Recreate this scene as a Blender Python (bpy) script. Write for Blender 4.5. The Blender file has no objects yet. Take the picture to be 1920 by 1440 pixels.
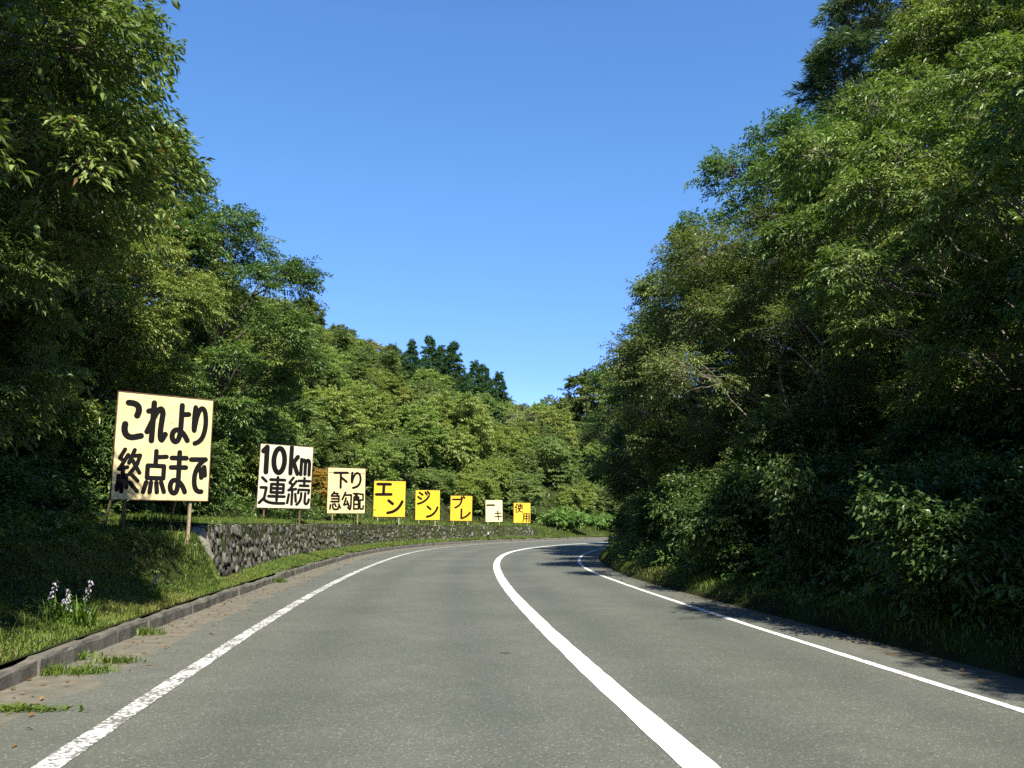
import bpy, math, random
import numpy as np
from mathutils import Vector, Matrix

scene = bpy.context.scene
COL = scene.collection
R_ = math.radians

# ------------------------------------------------------------------ camera, sky, sun, exposure
F_PX, HORIZON, CAM_H = 1550.0, 980.0, 1.3          # focal length and horizon row of the 1920 x 1440 photograph
PITCH = math.atan((HORIZON - 720.0) / F_PX)
cam_d = bpy.data.cameras.new("camera")
cam = bpy.data.objects.new("camera", cam_d)
COL.objects.link(cam)
cam.location = (0, 0, CAM_H)
cam.rotation_euler = (math.pi / 2 + PITCH, 0, 0)
cam_d.sensor_fit = 'HORIZONTAL'
cam_d.sensor_width = 36.0
cam_d.lens = 36.0 * F_PX / 1920.0
cam_d.clip_start = 0.05
cam_d.clip_end = 3000
scene.camera = cam

SUN_EL, SUN_AZ = R_(47), R_(19)                     # the sun stands behind the camera, to its right
to_sun = Vector((math.sin(SUN_AZ) * math.cos(SUN_EL), -math.cos(SUN_AZ) * math.cos(SUN_EL), math.sin(SUN_EL)))
world = bpy.data.worlds.new("World")
scene.world = world
world.use_nodes = True
wn = world.node_tree
bg = wn.nodes["Background"]
sky = wn.nodes.new("ShaderNodeTexSky")
sky.sky_type = 'NISHITA'
sky.sun_disc = False
sky.sun_elevation = SUN_EL
sky.sun_rotation = math.atan2(to_sun.x, to_sun.y)
sky.altitude = 1200
sky.air_density = 0.7
sky.dust_density = 0.05
sky.ozone_density = 4.0
hsv = wn.nodes.new("ShaderNodeHueSaturation")
hsv.inputs["Saturation"].default_value = 1.17
wn.links.new(sky.outputs[0], hsv.inputs["Color"])
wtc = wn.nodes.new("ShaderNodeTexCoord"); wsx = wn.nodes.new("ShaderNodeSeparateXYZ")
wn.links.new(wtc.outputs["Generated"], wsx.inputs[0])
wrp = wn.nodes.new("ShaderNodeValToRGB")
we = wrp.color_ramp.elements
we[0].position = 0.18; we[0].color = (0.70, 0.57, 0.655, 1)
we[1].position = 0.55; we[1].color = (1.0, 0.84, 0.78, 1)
wz = we.new(0.85); wz.color = (0.45, 0.38, 0.36, 1)  # zenith above the view, darkened on purpose to cut fill and deepen shadows
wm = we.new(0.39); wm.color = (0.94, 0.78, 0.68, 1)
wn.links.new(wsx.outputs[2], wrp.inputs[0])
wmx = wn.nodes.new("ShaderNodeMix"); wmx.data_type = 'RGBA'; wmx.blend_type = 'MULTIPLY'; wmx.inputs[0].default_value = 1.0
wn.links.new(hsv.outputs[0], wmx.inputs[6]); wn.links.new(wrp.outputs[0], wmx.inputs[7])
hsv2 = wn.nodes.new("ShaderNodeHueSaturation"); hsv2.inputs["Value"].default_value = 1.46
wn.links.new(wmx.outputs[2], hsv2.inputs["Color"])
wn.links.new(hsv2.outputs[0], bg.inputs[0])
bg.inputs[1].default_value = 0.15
sun_d = bpy.data.lights.new("sun", 'SUN')
sun_d.energy = 5.0
sun_d.angle = R_(0.53)
sun_d.color = (1.0, 0.93, 0.80)
sun = bpy.data.objects.new("sun", sun_d)
COL.objects.link(sun)
sun.rotation_euler = to_sun.to_track_quat('Z', 'Y').to_euler()
sun.location = (20, -30, 40)
scene.view_settings.view_transform = 'Standard'
scene.view_settings.look = 'None'
scene.view_settings.gamma = 1.0
scene.view_settings.exposure = 1.1
scene.render.engine = 'CYCLES'
cy = scene.cycles
cy.max_bounces = 6
cy.diffuse_bounces = 2
cy.glossy_bounces = 2
cy.transmission_bounces = 3
cy.use_denoising = False
cy.sample_clamp_indirect = 4.0
cy.caustics_reflective = False
cy.caustics_refractive = False

# ------------------------------------------------------------------ road line in plan
KS = [-60, 0, 10, 20, 30, 40, 50, 60, 70, 80, 110, 150, 230]
KH = [-7.5, -6.45, -4.39, -1.81, 2.85, 13.93, 28.34, 39.7, 48.6, 56.0, 72, 88, 100]
S_ = np.arange(-60, 230.01, 0.25)
_hd = np.radians(np.interp(S_, KS, KH))
_k = np.exp(-0.5 * (np.arange(-16, 17) / 7.0) ** 2); _k /= _k.sum()
HD = np.convolve(np.pad(_hd, 16, mode='edge'), _k, mode='valid')
i0 = int(np.argmin(abs(S_)))
CX = np.cumsum(np.sin(HD)) * 0.25; CY = np.cumsum(np.cos(HD)) * 0.25
CX += 1.03 - CX[i0]; CY += 4.6 - CY[i0]

def smooth_tab(xs, ys):
    v = np.interp(S_, xs, ys)
    k = np.exp(-0.5 * (np.arange(-24, 25) / 9.0) ** 2); k /= k.sum()
    return np.convolve(np.pad(v, 24, mode='edge'), k, mode='valid')
OFF_L = smooth_tab([-60, 0, 10, 20, 25, 32, 40, 50, 60, 230], [-3.4, -3.48, -3.66, -3.8, -3.92, -4.23, -4.8, -5.5, -5.6, -5.0])
OFF_K = smooth_tab([-60, 0, 3, 8, 14.5, 23, 34.5, 44, 52, 60, 230], [-4.7, -4.72, -4.77, -4.88, -5.03, -5.32, -6.0, -6.7, -7.0, -7.1, -6.4])
OFF_R = smooth_tab([-60, 0, 4, 10, 19, 22.5, 26.5, 35, 40, 60, 230], [2.7, 2.7, 2.67, 2.61, 2.5, 2.65, 2.95, 3.6, 3.8, 3.6, 3.4])
OFF_V = smooth_tab([-60, 0, 5, 10, 14, 18, 26.5, 35, 60, 230], [3.7, 3.58, 3.44, 3.3, 3.05, 3.1, 3.6, 4.3, 4.4, 4.2])
WALL_GAP = smooth_tab([-60, 9, 11, 16, 20, 80, 230], [0.3, 0.38, 0.42, 0.66, 0.86, 0.9, 0.9])
WALL_TOP = smooth_tab([-60, 10, 30, 55, 70, 230], [1.2, 1.22, 1.20, 1.0, 0.86, 0.86])
WALL_S0, WALL_S1 = 11.3, 56.5

def tab(t, s): return np.interp(s, S_, t)
def pt(s, u):
    """plan position at arc length s, lateral offset u (right positive)"""
    h = np.interp(s, S_, HD)
    return np.interp(s, S_, CX) + u * np.cos(h), np.interp(s, S_, CY) - u * np.sin(h)
def su(x, y):
    """arc length and lateral offset of plan points"""
    x = np.atleast_1d(np.asarray(x, float)); y = np.atleast_1d(np.asarray(y, float))
    s = np.empty(len(x)); u = np.empty(len(x))
    for a in range(0, len(x), 4000):
        xx = x[a:a + 4000, None]; yy = y[a:a + 4000, None]
        d = (xx - CX[None]) ** 2 + (yy - CY[None]) ** 2
        i = d.argmin(1)
        s[a:a + 4000] = S_[i]
        u[a:a + 4000] = (xx[:, 0] - CX[i]) * np.cos(HD[i]) - (yy[:, 0] - CY[i]) * np.sin(HD[i])
        far = np.sqrt(d[np.arange(len(i)), i])
        u[a:a + 4000] = np.sign(u[a:a + 4000] + 1e-9) * np.maximum(abs(u[a:a + 4000]), far)
    return s, u

def vnoise(x, y, seed=0):
    """smooth value noise, 0..1"""
    xi = np.floor(x).astype(int); yi = np.floor(y).astype(int)
    fx = x - xi; fy = y - yi
    fx = fx * fx * (3 - 2 * fx); fy = fy * fy * (3 - 2 * fy)
    def h(a, b):
        n = (a * 374761393 + b * 668265263 + seed * 974711) & 0x7fffffff
        n = ((n ^ (n >> 13)) * 1274126177) & 0x7fffffff
        return ((n ^ (n >> 16)) & 0xffff) / 65535.0
    return (h(xi, yi) * (1 - fx) + h(xi + 1, yi) * fx) * (1 - fy) + (h(xi, yi + 1) * (1 - fx) + h(xi + 1, yi + 1) * fx) * fy

def sstep(a, b, x):
    t = np.clip((x - a) / (b - a), 0, 1)
    return t * t * (3 - 2 * t)

def in_wall(s): return (s >= WALL_S0) & (s <= WALL_S1)

def z_left(s, t, x, y):
    """height t metres behind the kerb on the left, arc length s"""
    s = np.asarray(s, float); t = np.asarray(t, float)
    w = tab(WALL_GAP, s); zt = tab(WALL_TOP, s)
    lo = 0.16 + 0.12 * np.clip(t / 0.8, 0, 1)
    # behind the wall
    hi = zt + 0.05 + 0.10 * np.clip((t - w - 0.3) / 1.5, 0, 1)
    zw = np.where(t < w + 0.12, lo, hi)
    # open bank before and after the wall
    run = np.interp(s, [0, 6, 8.5, 10, 11, 64, 70], [2.2, 2.0, 1.6, 0.9, 0.75, 2.2, 3.0])
    foot = np.interp(s, [0, 6, 8.5, 10, 11, 64], [.65, .6, .45, .16, .10, .10])
    top = np.interp(s, [0, 10, 60, 64, 70], [1.15, 1.08, 0.9, 0.8, 0.8])
    zo = 0.16 + .06 * np.clip(t / .5, 0, 1) + (top - 0.22) * sstep(foot, run, t) + 0.1 * np.clip((t - run), 0, 1)
    k = (sstep(WALL_S0 - 0.05, WALL_S0 + 0.05, s) * (1 - sstep(WALL_S1 - 0.1, WALL_S1 + 1.5, s)))
    z = zo * (1 - k) + zw * k
    # the hillside
    start = np.interp(s, [0, 10, 14, 40, 60, 75], [2.4, 2.3, 2.9, 3.2, 4.2, 5.0])
    rise = 0.78 * np.maximum(0, t - start)
    cap = np.interp(x, [-70, -45, -23, -15, -5, 5, 60], [28, 27, 22.8, 17.5, 11.4, 9.8, 9.8]) + 0.10 * np.maximum(0, y - 115)
    q = np.clip(rise / cap, 0, 3)
    hill = cap * (1 - np.exp(-q * 1.25)) / (1 - math.exp(-1.9)) * 0.9
    hill = np.minimum(hill, rise)
    return z + hill + np.where(t > 3.5, 1.2 * (vnoise(x * .11, y * .11, 5) - .4) * sstep(3.5, 9, t), 0)

def z_right(s, t, x, y):
    z = 0.02 + 0.20 * sstep(0.03, 0.30, t) + 0.22 * np.clip(t - 0.3, 0, 2.0) + 0.66 * np.maximum(0, t - 2.3)
    z = np.where(z > 7, 7 + (z - 7) * 0.25, z)
    z = np.minimum(z, 14)
    return z + np.where(t > 1, 0.6 * (vnoise(x * .2, y * .2, 9) - .4) * sstep(1, 5, t), 0)

def rough_left(s, t, x, y): return (.05 + .06 * (s < 11.2)) * (vnoise(x * 2.3, y * 2.3, 2) - .5) * sstep(0.05, .5, t)
def rough_right(s, t, x, y): return .10 * (vnoise(x * 3.1, y * 3.1, 4) - .5) * sstep(.0, .3, t)

def ground(x, y, s=None, u=None):
    if s is None: s, u = su(x, y)
    x = np.atleast_1d(x); y = np.atleast_1d(y)
    tl = tab(OFF_K, s) - 0.13 - u
    tr = u - tab(OFF_V, s)
    z = np.zeros_like(u)
    z = np.where(tl > 0, z_left(s, np.maximum(tl, 0), x, y), z)
    z = np.where(tr > 0, z_right(s, np.maximum(tr, 0), x, y), z)
    return z, tl, tr

# ------------------------------------------------------------------ mesh helpers
def mesh_np(name, co, faces, mats=(), uv=None, tone=None, smooth=False, fmat=None):
    """faces: (n,3) or (n,4) array"""
    me = bpy.data.meshes.new(name)
    co = np.asarray(co, np.float32); faces = np.asarray(faces, np.int32)
    n, k = faces.shape
    me.vertices.add(len(co)); me.vertices.foreach_set("co", co.ravel())
    me.loops.add(n * k); me.loops.foreach_set("vertex_index", faces.ravel())
    me.polygons.add(n)
    me.polygons.foreach_set("loop_start", np.arange(0, n * k, k, dtype=np.int32))
    me.polygons.foreach_set("loop_total", np.full(n, k, np.int32))
    if fmat is not None: me.polygons.foreach_set("material_index", np.asarray(fmat, np.int32))
    me.update(calc_edges=True)
    if smooth: me.polygons.foreach_set("use_smooth", np.ones(n, bool))
    if uv is not None:
        l = me.uv_layers.new(name="UVMap")
        l.data.foreach_set("uv", np.asarray(uv, np.float32)[faces.ravel()].ravel())
    if tone is not None:
        a = me.attributes.new("tone", 'FLOAT', 'FACE')
        a.data.foreach_set("value", np.asarray(tone, np.float32))
    for m in mats: me.materials.append(m)
    me.validate()
    return me

def obj(name, me, parent=None, **props):
    o = bpy.data.objects.new(name, me)
    COL.objects.link(o)
    if parent: o.parent = parent
    for k, v in props.items(): o[k] = v
    return o

def thing(name, label, cat, loc=(0, 0, 0), rz=0.0, group=None):
    o = bpy.data.objects.new(name, None)
    COL.objects.link(o)
    o.empty_display_size = 0.2
    o.location = loc; o.rotation_euler = (0, 0, rz)
    o["label"] = label; o["category"] = cat
    if group: o["group"] = group
    return o

class Geo:
    """collects tubes, boxes and quads into one mesh"""
    def __init__(self): self.v = []; self.f = []; self.n = 0
    def add(self, v, f):
        v = np.asarray(v, float); f = np.asarray(f, int)
        if f.shape[1] == 3: f = np.concatenate([f, f[:, 2:3]], 1)
        self.v.append(v); self.f.append(f + self.n); self.n += len(v)
    def tube(self, P, rad, sides=6, cap=True):
        P = np.asarray(P, float); rad = np.broadcast_to(np.asarray(rad, float), (len(P),))
        T = np.gradient(P, axis=0); T /= np.linalg.norm(T, axis=1)[:, None] + 1e-9
        ref = np.array([0, 0, 1.0]) if abs(T[0, 2]) < .9 else np.array([1.0, 0, 0])
        A = np.cross(T, ref); A /= np.linalg.norm(A, axis=1)[:, None] + 1e-9
        B = np.cross(T, A)
        a = np.arange(sides) * 2 * math.pi / sides
        v = P[:, None] + rad[:, None, None] * (A[:, None] * np.cos(a)[None, :, None] + B[:, None] * np.sin(a)[None, :, None])
        n = len(P); f = []
        for i in range(n - 1):
            for j in range(sides):
                k = (j + 1) % sides
                f.append((i * sides + j, i * sides + k, (i + 1) * sides + k, (i + 1) * sides + j))
        v = v.reshape(-1, 3)
        if cap:
            m = len(v); v = np.vstack([v, P[-1:]])
            for j in range(sides): f.append(((n - 1) * sides + j, (n - 1) * sides + (j + 1) % sides, m, m))
        self.add(v, f)
    def box(self, c, size, M=None):
        c = np.asarray(c, float); h = np.asarray(size, float) / 2
        s = np.array([(x, y, z) for x in (-1, 1) for y in (-1, 1) for z in (-1, 1)], float) * h
        if M is not None: s = s @ np.asarray(M).T
        self.add(s + c, [(0, 1, 3, 2), (4, 6, 7, 5), (0, 4, 5, 1), (2, 3, 7, 6), (0, 2, 6, 4), (1, 5, 7, 3)])
    def mesh(self, name, mats, smooth=False):
        v = np.vstack(self.v); f = np.vstack(self.f)
        me = bpy.data.meshes.new(name)
        fl = [tuple(dict.fromkeys(r)) for r in f.tolist()]
        me.from_pydata(v.tolist(), [], [r for r in fl if len(r) > 2])
        me.update()
        if smooth: me.polygons.foreach_set("use_smooth", np.ones(len(me.polygons), bool))
        for m in mats: me.materials.append(m)
        return me

# ------------------------------------------------------------------ materials
def new_mat(name):
    m = bpy.data.materials.new(name); m.use_nodes = True
    nt = m.node_tree; b = nt.nodes["Principled BSDF"]
    return m, nt, b
def N(nt, t, **kw):
    n = nt.nodes.new(t)
    for k, v in kw.items():
        if k in ("inputs",):
            for a, c in v.items(): n.inputs[a].default_value = c
        else: setattr(n, k, v)
    return n
def L(nt, a, b): nt.links.new(a, b)
def ramp(nt, fac, stops, interp='LINEAR'):
    r = N(nt, "ShaderNodeValToRGB"); r.color_ramp.interpolation = interp
    e = r.color_ramp.elements
    while len(e) < len(stops): e.new(0.5)
    for q, (p, c) in zip(e, stops): q.position = p; q.color = (*c, 1) if len(c) == 3 else c
    L(nt, fac, r.inputs[0]); return r.outputs[0]
def noise(nt, vec, scale, detail=4, rough=.55, dist=0.0):
    n = N(nt, "ShaderNodeTexNoise"); n.inputs["Scale"].default_value = scale; n.inputs["Detail"].default_value = detail
    n.inputs["Roughness"].default_value = rough; n.inputs["Distortion"].default_value = dist
    if vec is not None: L(nt, vec, n.inputs["Vector"])
    return n.outputs["Fac"]
def mix(nt, fac, a, b, mode='MIX'):
    m = N(nt, "ShaderNodeMix", data_type='RGBA', blend_type=mode)
    for sock, v in ((m.inputs[0], fac), (m.inputs[6], a), (m.inputs[7], b)):
        if hasattr(v, "is_linked") or hasattr(v, "node"): L(nt, v, sock)
        else: sock.default_value = v if not isinstance(v, tuple) or len(v) == 4 else (*v, 1)
    return m.outputs[2]
def mth(nt, op, a, b=None, clamp=False):
    m = N(nt, "ShaderNodeMath", operation=op, use_clamp=clamp)
    for i, v in enumerate((a, b)):
        if v is None: continue
        if hasattr(v, "node"): L(nt, v, m.inputs[i])
        else: m.inputs[i].default_value = v
    return m.outputs[0]
def bump(nt, h, dist, strength=1.0):
    b = N(nt, "ShaderNodeBump"); b.inputs["Distance"].default_value = dist; b.inputs["Strength"].default_value = strength
    L(nt, h, b.inputs["Height"]); return b.outputs[0]
def objvec(nt): return N(nt, "ShaderNodeTexCoord").outputs["Object"]

def leaf_mat(name, dark, mid, light, dry=(0.16, 0.10, 0.035), dry_amount=0.03, transl=0.35, gloss=0.35, rough=0.42):
    m, nt, b = new_mat(name)
    at = N(nt, "ShaderNodeAttribute", attribute_name="tone")
    c = ramp(nt, at.outputs["Fac"], [(0.0, dark), (0.5, mid), (1.0 - dry_amount - .02, light), (1.0 - dry_amount, dry)])
    oi = N(nt, "ShaderNodeObjectInfo")
    c = mix(nt, 1.0, c, oi.outputs["Color"], 'MULTIPLY')
    L(nt, c, b.inputs["Base Color"])
    b.inputs["Roughness"].default_value = rough
    b.inputs["Specular IOR Level"].default_value = gloss
    tr = N(nt, "ShaderNodeBsdfTranslucent")
    tc = mix(nt, 1.0, c, (1.25, 1.3, 0.55, 1), 'MULTIPLY')
    L(nt, tc, tr.inputs["Color"])
    ms = N(nt, "ShaderNodeMixShader"); ms.inputs[0].default_value = transl
    L(nt, b.outputs[0], ms.inputs[1]); L(nt, tr.outputs[0], ms.inputs[2])
    L(nt, ms.outputs[0], nt.nodes["Material Output"].inputs[0])
    return m

M = {}
# base colours look high because each leaf splits its light between reflection and transmission
M['leaf_warm'] = leaf_mat("leaf_warm", (0.060, 0.100, 0.022), (0.158, 0.220, 0.050), (0.270, 0.315, 0.095), dry_amount=.03, transl=.30, gloss=.45, rough=.38)
M['leaf_green'] = leaf_mat("leaf_green", (0.042, 0.092, 0.022), (0.105, 0.185, 0.044), (0.195, 0.278, 0.080), dry_amount=.012, transl=.30, gloss=.45, rough=.38)
M['leaf_fine'] = leaf_mat("leaf_fine", (0.080, 0.118, 0.032), (0.138, 0.182, 0.052), (0.200, 0.235, 0.080), dry_amount=.02, gloss=.6, transl=.34, rough=.34)
M['leaf_hill'] = leaf_mat("leaf_hill", (0.125, 0.190, 0.042), (0.215, 0.290, 0.066), (0.300, 0.350, 0.105), dry_amount=.015, gloss=.6, rough=.5, transl=.34)
M['needle'] = leaf_mat("needle", (0.026, 0.068, 0.024), (0.055, 0.118, 0.042), (0.085, 0.155, 0.055), dry_amount=.005, transl=.2, gloss=.3, rough=.5)
M['pine'] = leaf_mat("pine", (0.070, 0.125, 0.066), (0.125, 0.190, 0.095), (0.185, 0.245, 0.120), dry_amount=.02, transl=.25, gloss=.3)
M['grass'] = leaf_mat("grass", (0.065, 0.120, 0.020), (0.115, 0.185, 0.030), (0.185, 0.235, 0.050), dry=(0.24, 0.19, 0.08), dry_amount=.08, transl=.4, gloss=.25)
M['flower'] = leaf_mat("flower", (0.42, 0.36, 0.55), (0.55, 0.5, 0.68), (0.7, 0.66, 0.8), dry_amount=.0, transl=.3)
M['dead_leaf'] = leaf_mat("dead_leaf", (0.10, 0.045, 0.018), (0.17, 0.085, 0.03), (0.28, 0.19, 0.07), dry_amount=.05, transl=.1)

def bark(name, c1, c2, scale=9):
    m, nt, b = new_mat(name)
    v = objvec(nt)
    mp = N(nt, "ShaderNodeMapping"); mp.inputs["Scale"].default_value = (1, 1, .25); L(nt, v, mp.inputs[0])
    n = noise(nt, mp.outputs[0], scale, 6)
    L(nt, ramp(nt, n, [(.3, c1), (.7, c2)]), b.inputs["Base Color"])
    L(nt, bump(nt, n, .03), b.inputs["Normal"])
    b.inputs["Roughness"].default_value = .9
    return m
M['bark'] = bark("bark", (0.035, 0.028, 0.02), (0.12, 0.10, 0.075))
M['bark_pale'] = bark("bark_pale", (0.12, 0.10, 0.075), (0.30, 0.26, 0.20))

# asphalt: UV = (arc length, lateral offset) in metres
def asphalt():
    m, nt, b = new_mat("asphalt")
    v = objvec(nt)
    big = noise(nt, v, .35, 3)
    mid = noise(nt, v, 2.5, 4)
    fine = noise(nt, v, 140, 2, .7)
    vo = N(nt, "ShaderNodeTexVoronoi"); vo.inputs["Scale"].default_value = 95; L(nt, v, vo.inputs["Vector"])
    sep = N(nt, "ShaderNodeSeparateColor"); L(nt, vo.outputs["Color"], sep.inputs[0])
    base = ramp(nt, mth(nt, 'ADD', mth(nt, 'MULTIPLY', big, .6), mth(nt, 'MULTIPLY', mid, .4)),
                [(.35, (0.088, 0.096, 0.078)), (.65, (0.124, 0.131, 0.112))])
    agg = ramp(nt, sep.outputs[0], [(0, (0.72, 0.72, 0.72)), (.45, (0.94, 0.94, 0.94)), (.85, (1.06, 1.06, 1.05)), (.95, (1.25, 1.25, 1.22)), (.992, (2.1, 2.1, 2.05))])
    base = mix(nt, 1.0, base, agg, 'MULTIPLY')
    base = mix(nt, .4, base, ramp(nt, fine, [(.25, (0.5, 0.5, 0.5)), (.75, (1.45, 1.45, 1.45))]), 'MULTIPLY')
    # polished wheel tracks, old oil drip line, and a few blotches
    tr_ = N(nt, "ShaderNodeAttribute", attribute_name="track")
    base = mix(nt, mth(nt, 'MULTIPLY', tr_.outputs["Fac"], ramp(nt, mid, [(.3, (.5, .5, .5)), (.7, (1, 1, 1))])), base, mix(nt, 1.0, base, (.80, .81, .83, 1), 'MULTIPLY'))
    base = mix(nt, ramp(nt, noise(nt, v, .9, 6, .7), [(.62, (0, 0, 0)), (.75, (.55, .55, .55))]), base, (0.065, 0.066, 0.060, 1))
    base = mix(nt, ramp(nt, noise(nt, v, .22, 4, .6), [(.55, (0, 0, 0)), (.7, (.4, .4, .4))]), base, (0.15, 0.148, 0.125, 1))
    # the lighter, less worn strips between the wheel tracks and the dusty edge towards the kerb
    uv = N(nt, "ShaderNodeUVMap"); sx = N(nt, "ShaderNodeSeparateXYZ"); L(nt, uv.outputs[0], sx.inputs[0])
    u = sx.outputs[1]
    wob = mth(nt, 'MULTIPLY', mth(nt, 'SUBTRACT', noise(nt, v, 1.1, 5, .65), .5), .9)
    d = mth(nt, 'ADD', u, wob)                       # u here = distance inward from the kerb
    dusty = ramp(nt, mth(nt, 'MULTIPLY', d, 1.0), [(.0, (1, 1, 1)), (.52, (1, 1, 1)), (.60, (0, 0, 0))])
    dn = noise(nt, v, 6, 6, .7)
    dust_c = ramp(nt, dn, [(.25, (0.075, 0.062, 0.042)), (.5, (0.15, 0.135, 0.10)), (.75, (0.22, 0.205, 0.16))])
    c = mix(nt, mth(nt, 'MULTIPLY', dusty, ramp(nt, noise(nt, v, 1.7, 5, .6), [(.3, (.25, .25, .25)), (.55, (.9, .9, .9))])), base, dust_c)
    # the shaded right shoulder carries soil and moss
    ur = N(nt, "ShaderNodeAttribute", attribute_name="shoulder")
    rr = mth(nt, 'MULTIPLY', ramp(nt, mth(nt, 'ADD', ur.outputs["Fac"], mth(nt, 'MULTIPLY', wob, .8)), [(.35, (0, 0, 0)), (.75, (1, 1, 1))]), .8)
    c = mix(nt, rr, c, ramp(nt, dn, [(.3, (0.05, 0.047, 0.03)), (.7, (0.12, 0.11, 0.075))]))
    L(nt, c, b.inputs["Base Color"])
    b.inputs["Roughness"].default_value = .78
    b.inputs["Specular IOR Level"].default_value = .35
    hh = mth(nt, 'ADD', mth(nt, 'MULTIPLY', vo.outputs["Distance"], .6), mth(nt, 'MULTIPLY', fine, .4))
    L(nt, bump(nt, hh, .006, .55), b.inputs["Normal"])
    return m
M['asphalt'] = asphalt()

def paint(name, wear):
    m, nt, b = new_mat(name)
    v = objvec(nt)
    n = noise(nt, v, 26, 6, .75); n2 = noise(nt, v, 3.0, 3)
    k = ramp(nt, mth(nt, 'ADD', mth(nt, 'MULTIPLY', n, .75), mth(nt, 'MULTIPLY', n2, .25)), [(wear - .04, (0, 0, 0)), (wear + .04, (1, 1, 1))])
    white = ramp(nt, noise(nt, v, 9, 4), [(.3, (0.70, 0.70, 0.67)), (.7, (0.82, 0.82, 0.80))])
    L(nt, mix(nt, k, (0.14, 0.14, 0.13, 1), white), b.inputs["Base Color"])
    b.inputs["Roughness"].default_value = .6
    L(nt, bump(nt, n, .004, .5), b.inputs["Normal"])
    return m
M['paint_worn'] = paint("worn_line_paint", .515)
M['paint_thin'] = paint("thin_line_paint", .44)
M['paint'] = paint("line_paint", .345)

def soil():
    m, nt, b = new_mat("soil_and_moss")
    v = objvec(nt)
    n = noise(nt, v, 1.6, 8, .65)
    c = ramp(nt, n, [(.25, (0.016, 0.014, 0.008)), (.45, (0.030, 0.034, 0.012)), (.6, (0.040, 0.060, 0.014)), (.8, (0.07, 0.06, 0.03))])
    L(nt, c, b.inputs["Base Color"]); b.inputs["Roughness"].default_value = 1
    b.inputs["Specular IOR Level"].default_value = .1
    L(nt, bump(nt, noise(nt, v, 9, 6, .7), .12), b.inputs["Normal"])
    return m
M['soil'] = soil()

def concrete(name, c1, c2, moss=0.0):
    m, nt, b = new_mat(name)
    v = objvec(nt)
    n = noise(nt, v, 5, 8, .68); n3 = noise(nt, v, 70, 3, .7)
    c = ramp(nt, n, [(.28, c1), (.72, c2)])
    c = mix(nt, .5, c, ramp(nt, n3, [(.3, (.55, .55, .55)), (.7, (1.4, 1.4, 1.4))]), 'MULTIPLY')
    if moss:
        c = mix(nt, ramp(nt, noise(nt, v, 2.3, 6, .7), [(.5, (0, 0, 0)), (.68, (moss, moss, moss))]), c, (0.028, 0.034, 0.016, 1))
    L(nt, c, b.inputs["Base Color"]); b.inputs["Roughness"].default_value = .92
    L(nt, bump(nt, mth(nt, 'ADD', n, mth(nt, 'MULTIPLY', n3, .4)), .02), b.inputs["Normal"])
    return m
M['kerb'] = concrete("kerb_concrete", (0.055, 0.050, 0.040), (0.185, 0.172, 0.142), .9)
M['cap'] = concrete("cap_concrete", (0.16, 0.15, 0.125), (0.38, 0.36, 0.30), .3)

def stone():
    m, nt, b = new_mat("wall_stone")
    v = objvec(nt)
    at = N(nt, "ShaderNodeAttribute", attribute_name="tone")
    n = noise(nt, v, 7, 8, .7)
    mp = N(nt, "ShaderNodeMapping"); mp.inputs["Scale"].default_value = (1, 1, .3); L(nt, v, mp.inputs[0])
    streak = noise(nt, mp.outputs[0], 16, 5, .7)
    c = ramp(nt, at.outputs["Fac"], [(0, (0.055, 0.051, 0.043)), (.5, (0.125, 0.120, 0.100)), (1, (0.25, 0.24, 0.205))])
    c = mix(nt, .85, c, ramp(nt, streak, [(.3, (.35, .34, .32)), (.55, (1.0, 1.0, 1.0)), (.72, (1.9, 1.9, 1.85))]), 'MULTIPLY')
    lich = ramp(nt, noise(nt, v, 11, 5, .75), [(.60, (0, 0, 0)), (.68, (.8, .8, .8))])
    c = mix(nt, lich, c, (0.34, 0.34, 0.30, 1))
    moss = ramp(nt, noise(nt, v, 2.1, 6, .7), [(.62, (0, 0, 0)), (.74, (.6, .6, .6))])
    c = mix(nt, moss, c, (0.055, 0.075, 0.018, 1))
    L(nt, c, b.inputs["Base Color"]); b.inputs["Roughness"].default_value = .95
    b.inputs["Specular IOR Level"].default_value = .2
    L(nt, bump(nt, mth(nt, 'ADD', n, streak), .03), b.inputs["Normal"])
    return m
M['stone'] = stone()

def board_mat(name, col, dirt, rust=.0):
    m, nt, b = new_mat(name)
    v = objvec(nt)
    n = noise(nt, v, 1.6, 7, .65)
    c = mix(nt, ramp(nt, n, [(.42, (0, 0, 0)), (.75, (dirt, dirt, dirt))]), (*col, 1), (col[0] * .62, col[1] * .55, col[2] * .45, 1))
    if rust:
        c = mix(nt, ramp(nt, noise(nt, v, 4.5, 5, .7), [(.64, (0, 0, 0)), (.70, (rust, rust, rust))]), c, (0.20, 0.085, 0.025, 1))
    mp = N(nt, "ShaderNodeMapping"); mp.inputs["Scale"].default_value = (14, 14, .8); L(nt, v, mp.inputs[0])
    st = noise(nt, mp.outputs[0], 1.0, 4, .6)
    c = mix(nt, .5, c, ramp(nt, st, [(.3, (.82, .80, .76)), (.6, (1.04, 1.04, 1.04))]), 'MULTIPLY')
    L(nt, c, b.inputs["Base Color"]); b.inputs["Roughness"].default_value = .55
    return m
M['cream'] = board_mat("cream_paint", (0.74, 0.62, 0.33), .75, .5)
M['offwhite'] = board_mat("offwhite_paint", (0.66, 0.62, 0.47), .6, .9)
M['cream_warm'] = board_mat("cream_warm_paint", (0.76, 0.62, 0.30), .4)
M['yellow'] = board_mat("yellow_paint", (0.78, 0.50, 0.020), .5)
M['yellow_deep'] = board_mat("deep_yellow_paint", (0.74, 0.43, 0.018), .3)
M['pale_cream'] = board_mat("pale_cream_paint", (0.78, 0.66, 0.36), .3)
M['orange_yellow'] = board_mat("orange_yellow_paint", (0.78, 0.47, 0.03), .4)
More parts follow.
